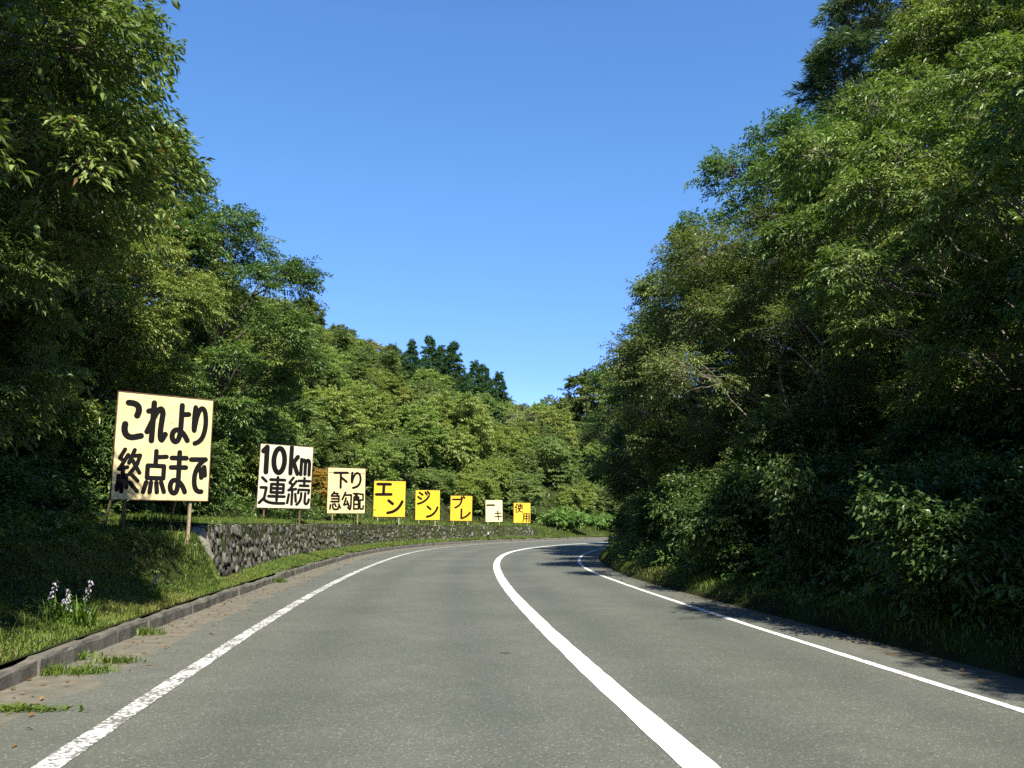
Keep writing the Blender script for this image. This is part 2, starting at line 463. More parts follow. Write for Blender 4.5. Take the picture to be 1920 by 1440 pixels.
def plain(name, col, rough=.6, metal=0.0):
    m, nt, b = new_mat(name)
    v = objvec(nt)
    L(nt, ramp(nt, noise(nt, v, 18, 5, .6), [(.3, tuple(c * .7 for c in col)), (.7, tuple(min(1, c * 1.2) for c in col))]), b.inputs["Base Color"])
    b.inputs["Roughness"].default_value = rough; b.inputs["Metallic"].default_value = metal
    return m
M['ink'] = plain("black_paint", (0.008, 0.008, 0.009), .9)
M['ink'].node_tree.nodes['Principled BSDF'].inputs['Specular IOR Level'].default_value = .1
M['post'] = plain("post_wood", (0.30, 0.23, 0.15), .85)
M['rusty'] = plain("rusty_steel", (0.13, 0.070, 0.040), .8)
M['galv'] = plain("grey_steel", (0.42, 0.40, 0.35), .6)
M['back'] = plain("board_back", (0.20, 0.17, 0.12), .8)

# ------------------------------------------------------------------ setting: terrain, road, markings, kerb
def grid_faces(ny, nx):
    i = np.arange(ny * nx).reshape(ny, nx)
    return np.stack([i[:-1, :-1], i[:-1, 1:], i[1:, 1:], i[1:, :-1]], -1).reshape(-1, 4)

def terrain():
    xs = np.concatenate([[-900, -500, -300, -200, -150, -120], np.arange(-100, 100.1, 1.25), [120, 150, 200, 300, 500, 900]])
    ys = np.concatenate([[-600, -300, -150, -90, -60], np.arange(-45, 200.1, 1.25), [220, 250, 300, 400, 600, 1200]])
    X, Y = np.meshgrid(xs, ys)
    x = X.ravel(); y = Y.ravel()
    s, u = su(x, y)
    z, tl, tr = ground(x, y, s, u)
    low = np.where((tl < 5.6) & (tl > -1), 1.3 * (1 - sstep(3.4, 5.4, tl)), 0) + np.where((tr < 5.0) & (tr > -1), .6 * (1 - sstep(3.2, 4.6, tr)), 0)
    z = np.where((tl <= 0) & (tr <= 0), -0.5, z - low)
    obj("terrain", mesh_np("terrain", np.stack([x, y, z], 1), grid_faces(len(ys), len(xs))[:, ::1], [M['soil']], smooth=True), kind="structure")
terrain()

def strip(name, s0, s1, ds, offs, mat, zf, **props):
    """offs: function s -> list of lateral offsets"""
    ss = np.arange(s0, s1 + 1e-6, ds)
    rows = np.array([offs(s) for s in ss])
    n = rows.shape[1]
    S2 = np.repeat(ss, n); U2 = rows.ravel()
    x, y = pt(S2, U2)
    z = zf(S2, U2, x, y)
    return S2, U2, np.stack([x, y, z], 1), grid_faces(len(ss), n)

# road
def road():
    fr = np.concatenate([np.linspace(0, 1, 60)])
    S2, U2, co, fc = strip("road", -45, 200, .5, lambda s: tab(OFF_K, s) - .02 + fr * (tab(OFF_V, s) + .25 - tab(OFF_K, s)), None, lambda s, u, x, y: 0 * s)
    uvs = np.stack([S2, U2 - tab(OFF_K, S2)], 1)
    me = mesh_np("road", co, fc, [M['asphalt']], uv=uvs, smooth=True)
    a = me.attributes.new("shoulder", 'FLOAT', 'POINT')
    a.data.foreach_set("value", np.clip((U2 - tab(OFF_R, S2)) / 1.0, 0, 1).astype(np.float32))
    a = me.attributes.new("track", 'FLOAT', 'POINT')
    lw = -tab(OFF_L, S2); rw = tab(OFF_R, S2)
    tk = sum(np.exp(-((U2 - c) / .36) ** 2) for c in (-lw * .5 - .78, -lw * .5 + .78, rw * .5 - .75, rw * .5 + .75))
    a.data.foreach_set("value", np.clip(tk, 0, 1).astype(np.float32))
    obj("road", me, kind="structure")
road()
def marking(name, table, width, mat, z=.004):
    rng = np.random.default_rng(3)
    ss = np.arange(-40, 190, .2)
    c = tab(table, ss) if table is not None else 0 * ss
    jl = (vnoise(ss * 4, 0 * ss, 3) - .5) * .014; jr = (vnoise(ss * 4, 0 * ss, 8) - .5) * .014
    a = np.stack([c - width / 2 + jl, c + width / 2 + jr], 1)
    S2 = np.repeat(ss, 2); x, y = pt(S2, a.ravel())
    obj(name, mesh_np(name, np.stack([x, y, 0 * x + z], 1), grid_faces(len(ss), 2), [mat]), kind="structure")
marking("road_edge_line", OFF_L, .155, M['paint_worn'])
marking("road_centre_line", None, .20, M['paint'])
marking("road_shoulder_line", OFF_R, .095, M['paint_thin'])

def kerb():
    """stones laid end to end with open joints, each a little out of true"""
    rng = np.random.default_rng(11)
    g = Geo(); s = -30.0
    while s < 120:
        ln = .98 if s < 60 else 2.0
        s1 = s + ln
        hz = .142 + rng.normal(0, .012); du = rng.normal(0, .012)
        nseg = 5
        ss = np.linspace(s + .008, s1 - .008, nseg)
        prof = [(0.0, -.1), (-.012, hz - .03), (-.03, hz), (-.115, hz + .004), (-.13, hz - .02), (-.13, -.1)]
        k = tab(OFF_K, ss) + du
        v = []
        for i, q in enumerate(ss):
            for (po, pz) in prof:
                x, y = pt(q, k[i] + po + rng.normal(0, .005))
                v.append((x, y, pz + (rng.normal(0, .005) if pz > 0 else 0)))
        m = len(prof); f = []
        for i in range(nseg - 1):
            for j in range(m - 1):
                f.append((i * m + j, i * m + j + 1, (i + 1) * m + j + 1, (i + 1) * m + j))
        f.append((0, 1, 2, 3)); f.append((0, 3, 4, 5)); e = (nseg - 1) * m
        f.append((e + 3, e + 2, e + 1, e)); f.append((e + 5, e + 4, e + 3, e))
        g.add(v, f); s = s1
    obj("kerb", g.mesh("kerb", [M['kerb']]), kind="structure")
kerb()

def banks():
    # left: from the back of the kerb up the bank (the step at the wall is masked by the stonework)
    base = np.concatenate([np.linspace(0, 1, 6)])
    back = np.concatenate([[.02, .14, .24, .4, .7, 1.1, 1.6, 2.1, 2.6, 3.2, 3.9, 4.6, 5.4]])
    def offs(s):
        w = float(tab(WALL_GAP, s)); k = float(tab(OFF_K, s)) - .125
        return k - np.concatenate([base * w, w + back])
    def zf(s, u, x, y):
        t = tab(OFF_K, s) - .13 - u
        z = z_left(s, np.maximum(t, 0), x, y)
        return z + rough_left(s, t, x, y)
    S2, U2, co, fc = strip("", -35, 130, .35, offs, None, zf)
    obj("grass_bank", mesh_np("grass_bank", co, fc[:, ::-1], [M['soil']], smooth=True), kind="structure")
    fr = np.concatenate([[0, .06, .14, .25, .4, .6, .9, 1.3, 1.8, 2.4, 3.0, 3.8, 4.6]])
    def offs2(s): return float(tab(OFF_V, s)) + fr
    def zf2(s, u, x, y):
        t = u - tab(OFF_V, s)
        return z_right(s, t, x, y) - .06 * (t < .01) + rough_right(s, t, x, y)
    S2, U2, co, fc = strip("", -35, 130, .35, offs2, None, zf2)
    obj("roadside_bank", mesh_np("roadside_bank", co, fc, [M['soil']], smooth=True), kind="structure")
banks()

# ------------------------------------------------------------------ stone retaining wall
def wall():
    w = thing("stone_wall", "low retaining wall of rough dark grey stone with grass along its foot", "wall", (*[float(a) for a in pt(WALL_S0, float(tab(OFF_K, WALL_S0)) - .6)], .2))
    bx = Vector(w.location)
    rng = np.random.default_rng(5)
    s = np.concatenate([np.arange(WALL_S0, 30, .035), np.arange(30, WALL_S1 + .01, .09)])
    nz = 40
    v = np.linspace(0, 1, nz)
    Sg, Vg = np.meshgrid(s, v, indexing='ij')
    top = tab(WALL_TOP, Sg); zz = .10 + Vg * (top - .10)
    # cells of irregular upright stones
    length = s[-1] - s[0]
    P = []
    for i in range(int(length / .15)):
        for j in range(5):
            P.append((s[0] + (i + .5 + rng.normal(0, .30)) * .15 + (j % 2) * .075, (j + .5 + rng.normal(0, .28)) * .25))
    P = np.array(P)
    P = P[np.argsort(P[:, 0])]
    out = np.zeros(Sg.shape); tone = np.zeros(Sg.shape)
    rt = rng.random(len(P)); rd = rng.random(len(P))
    tl_ = rng.normal(0, .35, len(P))
    for a in range(0, len(s), 40):
        ss = Sg[a:a + 40].ravel(); z2 = zz[a:a + 40].ravel()
        lo, hi = np.searchsorted(P[:, 0], [ss.min() - .8, ss.max() + .8])
        Q = P[lo:hi]
        wz = z2 + .06 * (vnoise(ss * 7, z2 * 7, 1) - .5); wsx = ss + .10 * (vnoise(ss * 5 + 9, z2 * 5, 2) - .5)
        dx = (wsx[:, None] - Q[None, :, 0]) + .35 * (wz[:, None] - Q[None, :, 1]) * np.sign(tl_[lo:hi])[None]
        d = np.sqrt((dx * 1.5) ** 2 + (wz[:, None] - Q[None, :, 1]) ** 2)
        o = np.argsort(d, axis=1)[:, :2]
        r = np.arange(len(ss)); d1 = d[r, o[:, 0]]; d2 = d[r, o[:, 1]]
        edge = np.clip((d2 - d1) / .09, 0, 1)
        h = .07 * (edge ** .5) + .07 * rd[lo + o[:, 0]] * edge
        # split faces: each stone a tilted facet
        h += (wsx - Q[o[:, 0], 0]) * tl_[lo + o[:, 0]] * .35 * edge
        h += .035 * (vnoise(ss * 22, z2 * 9, 6) - .5) + .02 * (vnoise(ss * 50, z2 * 30, 7) - .5)
        out[a:a + 40] = h.reshape(-1, nz); tone[a:a + 40] = (rt[lo + o[:, 0]] * (.3 + .7 * edge)).reshape(-1, nz)
    front = tab(OFF_K, Sg) - .13 - tab(WALL_GAP, Sg) - .16 * (Vg) + out - .06
    zz = zz + np.where(Vg > .97, .04 * (vnoise(Sg * 6, 0 * Sg, 12) - .3), 0)
    x, y = pt(Sg.ravel(), front.ravel())
    co = np.stack([x, y, zz.ravel()], 1)
    # top surface running back into the bank, and the near end
    fc = grid_faces(len(s), nz)
    ft = (tone.ravel()[fc]).mean(1)
    co = co - np.array(bx)
    me = mesh_np("stonework", co, fc, [M['stone']], tone=ft, smooth=False)
    obj("stonework", me, w)
    # coping: ragged mortar top
    tb = []
    ns = len(s)
    cols = [.02, -.10, -.22, -.38]
    for j, c in enumerate(cols):
        uu = front[:, -1] + c - .01 * (j == 0)
        x, y = pt(s, uu)
        tb.append(np.stack([x, y, zz[:, -1] + (.012 if j == 0 else .03 + .03 * (vnoise(s * 5, s * 0 + j, 4) - .5)) - .10 * (j == 3)], 1))
    tb = np.stack(tb, 1).reshape(-1, 3) - np.array(bx)
    obj("coping", mesh_np("coping", tb, grid_faces(ns, len(cols))[:, ::-1], [M['cap']], smooth=True), w)
    # near end: a pale concrete cheek sloping down into the bank
    g = Geo()
    ku = float(tab(OFF_K, WALL_S0)) - .13 - float(tab(WALL_GAP, WALL_S0))
    rows = []
    for (t, z0, z1, ds) in [(-.03, .05, .62, 0), (.06, .05, .98, -.02), (.16, .05, 1.20, -.04), (.30, .1, 1.22, -.05), (.48, .3, 1.17, -.03), (.7, .5, 1.12, 0)]:
        a = pt(WALL_S0 + .10 + ds, ku - t); b = pt(WALL_S0 - .13 + ds, ku - t)
        rows.append([(float(b[0]), float(b[1]), z0), (float(b[0]), float(b[1]), z1 - .10), (float(a[0]) * .6 + float(b[0]) * .4, float(a[1]) * .6 + float(b[1]) * .4, z1), (float(a[0]), float(a[1]), z1 + .02), (float(a[0]), float(a[1]), z0)])
    V = np.array(rows).reshape(-1, 3) - np.array(bx)
    f = [tuple(r) for r in grid_faces(6, 5)]
    f += [(0, 1, 2, 3), (0, 3, 4, 4)]
    g.add(V, [list(r) for r in f])
    me = g.mesh("end_cap", [M['cap']])
    obj("end_cap", me, w)
wall()

# ------------------------------------------------------------------ signs: hand painted strokes in a 0..1 box, y down
def arc(cx, cy, rx, ry, a0, a1, n=12):
    return [(cx + rx * math.cos(R_(a0 + (a1 - a0) * i / n)), cy + ry * math.sin(R_(a0 + (a1 - a0) * i / n))) for i in range(n + 1)]
def bez(p0, p1, p2, p3=None, n=10):
    o = []
    for i in range(n + 1):
        t = i / n
        if p3 is None:
            o.append(tuple((1 - t) ** 2 * a + 2 * t * (1 - t) * b + t * t * c for a, b, c in zip(p0, p1, p2)))
        else:
            o.append(tuple((1 - t) ** 3 * a + 3 * t * (1 - t) ** 2 * b + 3 * t * t * (1 - t) * c + t ** 3 * d for a, b, c, d in zip(p0, p1, p2, p3)))
    return o
G = {
 'ko': [bez((.20, .06), (.55, .05), (.88, .10), (.66, .38)), bez((.10, .62), (.02, .86), (.22, .97), (.55, .95)) + [(.92, .90)]],
 're': [[(.32, .02), (.30, .98)], [(.08, .24), (.42, .19)] + bez((.42, .19), (.36, .42), (.20, .60), (.06, .76)), bez((.30, .46), (.46, .22), (.72, .02), (.78, .28)) + bez((.78, .28), (.74, .50), (.64, .92), (.80, .95)) + [(.96, .80)]],
 'yo': [[(.56, .02), (.56, .30)] + bez((.56, .30), (.56, .60), (.58, .98), (.30, .97)) + bez((.30, .97), (.04, .94), (.06, .66), (.38, .66)) + bez((.38, .66), (.62, .68), (.76, .76), (.94, .92)), [(.58, .26), (.94, .24)]],
 'ri': [bez((.16, .04), (.08, .30), (.10, .60), (.14, .64)) + bez((.14, .64), (.20, .40), (.36, .06), (.62, .05)) + bez((.62, .05), (.92, .06), (.98, .40), (.90, .60)) + bez((.90, .60), (.80, .86), (.50, .94), (.24, .97))],
 'shuu': [[(.26, .02), (.08, .22), (.24, .28)], [(.40, .14), (.10, .46)], [(.06, .47), (.40, .42)], [(.24, .42), (.23, .97)], [(.08, .62), (.04, .94)], [(.37, .60), (.42, .88)],
          [(.66, .02), (.46, .32)], [(.60, .16), (.90, .14), (.80, .34), (.50, .58)], [(.60, .26), (.92, .54)], [(.62, .60), (.86, .72)], [(.54, .76), (.86, .96)]],
 'ten': [[(.50, .02), (.50, .34)], [(.52, .16), (.94, .14)], [(.18, .36), (.86, .36), (.86, .64), (.18, .64), (.18, .36)], [(.16, .74), (.06, .96)], [(.36, .74), (.33, .96)], [(.58, .74), (.63, .96)], [(.78, .73), (.92, .95)]],
 'ma': [[(.12, .16), (.90, .15)], [(.10, .38), (.90, .37)], [(.52, .02), (.53, .60)] + bez((.53, .60), (.54, .97), (.42, .98), (.30, .97)) + bez((.30, .97), (.04, .94), (.06, .68), (.32, .67)) + bez((.32, .67), (.60, .68), (.78, .78), (.92, .94))],
 'de': [[(.05, .09), (.92, .07)] + bez((.92, .07), (.60, .14), (.30, .36), (.30, .60)) + bez((.30, .60), (.30, .88), (.50, .96), (.76, .94)), [(.66, .34), (.72, .56)], [(.86, .28), (.92, .50)]],
 'one': [[(.10, .20), (.50, .06), (.52, .96)]],
 'zero': [arc(.5, .5, .40, .44, 0, 360, 28)],
 'k': [[(.16, .03), (.16, .97)], [(.86, .36), (.18, .70)], [(.46, .58), (.90, .97)]],
 'm': [[(.10, .05), (.10, .95)], bez((.10, .30), (.14, .02), (.48, -.02), (.50, .34)) + [(.50, .92)], bez((.50, .30), (.56, .02), (.90, -.02), (.90, .34)) + [(.90, .95)]],
 'ren': [[(.08, .05), (.24, .18)], [(.05, .40), (.26, .40), (.20, .76)], bez((.20, .76), (.06, .90), (.02, .94), (.02, .94)) , bez((.18, .80), (.32, .96), (.60, .95), (.98, .94)),
         [(.40, .11), (.96, .11)], [(.68, .02), (.68, .84)], [(.44, .27), (.92, .27), (.92, .56), (.44, .56), (.44, .27)], [(.46, .415), (.90, .415)], [(.36, .70), (.98, .70)]],
 'zoku': [[(.24, .02), (.08, .20), (.24, .28)], [(.38, .14), (.08, .46)], [(.05, .47), (.38, .42)], [(.22, .42), (.22, .97)], [(.08, .62), (.03, .92)], [(.36, .60), (.40, .86)],
          [(.48, .12), (.98, .12)], [(.73, .02), (.73, .30)], [(.54, .29), (.92, .29)], [(.48, .56), (.50, .44), (.96, .44), (.94, .56)], bez((.62, .56), (.64, .80), (.56, .90), (.44, .97)), [(.80, .56), (.79, .86)] + bez((.79, .86), (.80, .98), (.96, .98), (.97, .78))],
 'shita': [[(.03, .10), (.97, .08)], [(.48, .10), (.48, .97)], [(.54, .38), (.90, .62)]],
 'kyuu': [[(.40, .02), (.16, .22)], [(.36, .10), (.72, .10), (.64, .22)], [(.16, .24), (.82, .24), (.82, .54)], [(.20, .39), (.80, .39)], [(.14, .54), (.82, .54)],
          [(.10, .72), (.06, .94)], bez((.30, .68), (.28, 1.0), (.40, .98), (.76, .95)) + [(.78, .84)], [(.46, .66), (.58, .80)], [(.82, .68), (.96, .88)]],
 'kou': [[(.36, .03), (.06, .42)], [(.28, .18), (.92, .17)] + bez((.92, .17), (.92, .60), (.90, .98), (.80, .96)) + [(.62, .86)], [(.42, .34), (.22, .72), (.66, .66)], [(.54, .52), (.70, .78)]],
 'hai': [[(.03, .09), (.55, .09)], [(.08, .28), (.08, .95)], [(.08, .28), (.52, .28), (.52, .93), (.08, .93)], [(.22, .09), (.20, .46)], [(.37, .09), (.38, .46)], [(.10, .68), (.50, .68)],
         [(.64, .12), (.94, .12), (.94, .44), (.66, .44)], bez((.66, .44), (.64, .96), (.66, .95), (.86, .94)) + [(.97, .92), (.97, .76)]],
 'e': [[(.10, .10), (.92, .10)], [(.50, .10), (.48, .90)], [(.03, .90), (.97, .88)]],
 'n': [[(.10, .10), (.36, .32)], bez((.06, .93), (.50, .88), (.80, .60), (.95, .16))],
 'ji': [[(.18, .10), (.42, .26)], [(.08, .42), (.32, .58)], bez((.06, .94), (.48, .86), (.76, .62), (.90, .34)), [(.62, .06), (.74, .24)], [(.80, .02), (.94, .18)]],
 'bu': [[(.06, .22), (.80, .20)] + bez((.80, .20), (.78, .60), (.56, .84), (.26, .96)), [(.76, .00), (.86, .12)], [(.94, -.05), (1.04, .07)]],
 'reka': [[(.14, .06), (.14, .92)] + bez((.14, .92), (.54, .82), (.80, .60), (.95, .36))],
 'bar': [[(.06, .5), (.94, .46)]],
 'ki': [[(.12, .30), (.84, .24)], [(.05, .64), (.95, .57)], [(.42, .02), (.58, .97)]],
 'shi': [[(.28, .02), (.04, .46)], [(.18, .30), (.18, .97)], [(.34, .14), (.98, .14)], [(.42, .30), (.92, .30), (.92, .52), (.42, .52), (.42, .30)], bez((.68, .02), (.70, .60), (.60, .86), (.32, .97)), bez((.46, .60), (.56, .80), (.76, .92), (.98, .96))],
 'you': [bez((.18, .06), (.18, .70), (.14, .86), (.05, .97)), [(.18, .07), (.92, .07), (.92, .93), (.80, .92)], [(.20, .35), (.90, .35)], [(.18, .63), (.90, .63)], [(.55, .08), (.55, .96)]],
}
def character(gl, x0, x1, y0, y1, sw, W, H, mat):
    """one painted character: round ended brush strokes lying on the board front (local x right, z up, front faces -y)"""
    v = []; f = []; k = 0
    for st in G[gl]:
        pts = [((x0 + (x1 - x0) * a - .5) * W, (1 - (y0 + (y1 - y0) * b)) * H) for a, b in st]
        P = [pts[0]]
        for a, b in zip(pts[:-1], pts[1:]):
            if math.hypot(b[0] - a[0], b[1] - a[1]) > 1e-5: P.append(b)
        P = np.array(P); r = sw * W * (.56 if sw >= .07 else .50)
        k += 1
        yoff = -.0008 - .00004 * k
        for i in range(len(P) - 1):
            d = P[i + 1] - P[i]; d /= np.linalg.norm(d) + 1e-9; n = np.array([-d[1], d[0]]) * r
            b = len(v)
            for q in (P[i] - n, P[i + 1] - n, P[i + 1] + n, P[i] + n): v.append((q[0], yoff - .000002 * i, q[1]))
            f.append((b, b + 1, b + 2, b + 3))
        for i, q in enumerate(P):
            b = len(v); m = 12
            for j in range(m):
                a = 2 * math.pi * j / m
                v.append((q[0] + r * math.cos(a), yoff - .00002 - .000002 * i, q[1] + r * math.sin(a)))
            f.append(tuple(range(b, b + m)))
    me = bpy.data.meshes.new("painted_character"); me.from_pydata(v, [], f); me.materials.append(mat); me.update()
    return me

SIGNS = [
 # centre px of the board, distance, yaw, bottom row px, material, letters, label, post foot px rows
 (308, 14.3, 41, 938.5, 'cream', [('ko', .07, .27, .08, .44, .066), ('re', .30, .51, .075, .45, .060), ('yo', .55, .75, .075, .45, .058), ('ri', .785, .94, .075, .455, .055),
    ('shuu', .045, .285, .53, .935, .043), ('ten', .30, .545, .53, .94, .049), ('ma', .565, .76, .53, .94, .054), ('de', .785, .965, .57, .93, .055)],
    "cream board with four curving characters above four more, standing before the wall's near end", 'rusty'),
 (533.5, 24.1, 39, 953, 'offwhite', [('one', .045, .20, .03, .46, .085), ('zero', .235, .485, .035, .47, .085), ('k', .555, .735, .02, .46, .075), ('m', .765, .965, .20, .47, .068),
    ('ren', .03, .51, .51, .95, .055), ('zoku', .545, .98, .505, .95, .052)],
    "off-white board reading 10km with a rust stained top edge, on posts above the wall", 'rusty'),
 (650, 33.6, 35, 962.5, 'cream_warm', [('shita', .16, .53, .08, .45, .066), ('ri', .60, .89, .09, .45, .062), ('kyuu', .055, .355, .53, .93, .052), ('kou', .375, .65, .53, .93, .055), ('hai', .68, .965, .53, .93, .050)],
    "cream board with two characters above three, between the 10km board and the yellow boards", 'post'),
 (730, 42.7, 18, 969, 'yellow', [('e', .06, .56, .06, .42, .085), ('n', .42, .93, .51, .92, .085)],
    "largest looking plain yellow board, first of the yellow ones from the left", 'galv'),
 (802, 51.3, 29, 975, 'yellow', [('ji', .06, .60, .05, .49, .075), ('n', .44, .93, .51, .92, .080)],
    "yellow board with two dots beside its upper character, second of the yellow ones", 'galv'),
 (864.5, 61.3, 16, 976.5, 'yellow_deep', [('bu', .07, .62, .06, .50, .075), ('reka', .44, .93, .52, .94, .080)],
    "leaf shadowed yellow board just left of the pale cream board far along the wall", 'galv'),
 (926.5, 70.5, 30, 978.5, 'pale_cream', [('bar', .05, .54, .16, .32, .085), ('ki', .51, .97, .49, .93, .065)],
    "pale cream board with a single dash at its upper left, between two yellow boards", 'galv'),
 (978.5, 76.0, 20, 980.5, 'orange_yellow', [('shi', .06, .55, .06, .49, .058), ('you', .52, .97, .52, .95, .060)],
    "small orange yellow board last in the row, at the far end of the wall", 'galv'),
]
SIGN_POS = []
def ray_z(y, d):
    v = (720 - y) / F_PX
    return CAM_H + d * (math.sin(PITCH) + v * math.cos(PITCH)) / (math.cos(PITCH) - v * math.sin(PITCH))
def px_x(px, d, z):
    # X of a pixel column at forward distance d and height z
    depth = d * math.cos(PITCH) + (z - CAM_H) * math.sin(PITCH)
    return (px - 960) / F_PX * depth
for k, (px, d0, yaw, yb, mat, items, label, pm) in enumerate(SIGNS):
    # stand each board a good step behind the wall along its line of sight; all are close to 1.6 m wide
    d = d0
    if k:
        best = None
        for dd in np.arange(d0 * .75, d0 * 1.25, .1):
            s_, u_ = su((px - 960) / F_PX * dd, dd)
            t_ = float(tab(OFF_K, s_[0]) - .13 - u_[0]); want = float(tab(WALL_GAP, s_[0])) + 1.05
            if best is None or abs(t_ - want) < best[0]: best = (abs(t_ - want), dd)
        d = best[1]
    BH = 1.82 * d / d0; BW = 1.62 * d / d0
    zb = ray_z(yb, d)
    x = px_x(px, d, zb + .9)
    psi = R_(yaw)
    SIGN_POS.append((x, d, zb))
    g0 = float(ground(x, d)[0][0])
    t = thing("signboard", label, "sign", (x, d, g0), psi, "signboards in a row along the wall")
    bz = zb - g0
    g = Geo(); g.box((0, 0, bz + BH / 2), (BW, .022, BH))
    me = g.mesh("board", [M[mat], M['back']])
    for p in me.polygons:
        if p.normal.y > .5: p.material_index = 1
    bo = obj("board", me, t)
    bo.rotation_euler = (R_(1.0 if k % 2 else -.6), R_([0, .6, -.3, .2, 0, .5, -.3, .3][k]), 0)
    g = Geo()
    for c_, z_ in (((0, .004), (BW + .012, .012)), ((0, BH - .004), (BW + .012, .012))): g.box((0, -.002, bz + c_[1]), (z_[0], .034, z_[1]))
    for c_ in (-BW / 2, BW / 2): g.box((c_, -.002, bz + BH / 2), (.012, .034, BH - .022))
    obj("frame", g.mesh("frame", [M['rusty']]), bo)
    for it in items:
        lo = obj("painted_character", character(*it, BW, BH, M['ink']), bo)
        lo.location = (0, -.012, bz)
    for sx in (-.35 * BW, .32 * BW):
        wx, wy = x + sx * math.cos(psi), d + sx * math.sin(psi)
        gz = float(ground(wx, wy)[0][0]) - g0
        g = Geo(); g.box((sx, .045, (gz - .25 + bz + BH - .1) / 2), (.045, .045, bz + BH - .1 - gz + .25))
        obj("post", g.mesh("post", [M["post" if (k == 0 and sx > 0) else pm]]), t)
        bx, by = wx - .95 * math.sin(psi), wy + .95 * math.cos(psi)
        gb = float(ground(bx, by)[0][0]) - g0
        g = Geo(); g.tube([(sx - .06, .08, bz + BH * .55), (sx - .06, .95, gb - .1)], .022, 6)
        obj("brace", g.mesh("brace", [M['post']]), t)
    for hz in (.25, BH / 2, BH - .25):
        g = Geo(); g.box((0, .0275, bz + hz), (BW - .06, .03, .06))
        obj("batten", g.mesh("batten", [M['post']]), t)

# ------------------------------------------------------------------ foliage
def unit(a): return a / (np.linalg.norm(a, axis=-1, keepdims=True) + 1e-9)
def leaves(rng, P, A, nl, length, width, sl, sw, droop=.35, tilt=.5, tonec=None, fold=.22, up=1.0):
    """P: spray origins, A: spray axes (unit). nl leaves a spray along sl metres.  returns verts, faces(tri), tone"""
    n = len(P)
    t = (np.arange(nl)[None] + rng.random((n, nl))) / nl
    side = np.where(rng.random((n, nl)) < .5, -1.0, 1.0)
    Z = np.array([0, 0, 1.0])
    B = unit(np.cross(A, Z) + rng.normal(0, .05, A.shape))
    ax = A[:, None]; bx = B[:, None]
    bend = -droop * .6 * (t ** 2)
    pos = P[:, None] + ax * (t * sl)[..., None] + bx * (side * rng.random((n, nl)) * sw * (1.05 - .6 * t))[..., None]
    pos[..., 2] += bend * sl + rng.normal(0, .10 * sl, (n, nl)) * .5
    d = unit(ax * .75 + bx * (side * .75)[..., None] + rng.normal(0, .38, (n, nl, 3)) + np.array([0, 0, -droop]))
    nrm = unit(Z * up + rng.normal(0, tilt, (n, nl, 3)))
    sd = unit(np.cross(d, nrm)); nrm = np.cross(sd, d)
    ln = length * (.65 + .7 * rng.random((n, nl)))[..., None]; wd = width * (.7 + .6 * rng.random((n, nl)))[..., None]
    p0 = pos; p2 = pos + d * ln - np.array([0, 0, 1]) * ln * .18
    mid = pos + d * ln * .42
    p1 = mid + sd * wd * .5 + nrm * wd * fold; p3 = mid - sd * wd * .5 + nrm * wd * fold
    v = np.stack([p0, p1, p2, p3], 2).reshape(-1, 3)
    m = n * nl
    b = np.arange(m)[:, None] * 4
    f = np.concatenate([b + [0, 1, 2], b + [0, 2, 3]], 1).reshape(-1, 3)
    if tonec is None: tonec = rng.random(n)
    tone = np.clip(np.repeat(np.clip(.55 * tonec[:, None] + .45 * rng.random((n, nl)), 0, 1).ravel(), 2), 0, 1)
    return v, f, tone

def curve_pts(a, b, rng, sag=.0, k=6, wig=.06):
    a = np.asarray(a, float); b = np.asarray(b, float)
    t = np.linspace(0, 1, k)[:, None]
    ln = np.linalg.norm(b - a)
    p = a + (b - a) * t
    p[:, 2] += sag * ln * 4 * (t * (1 - t))[:, 0]
    p[1:-1] += rng.normal(0, wig * ln / k * 2, (k - 2, 3))
    return p

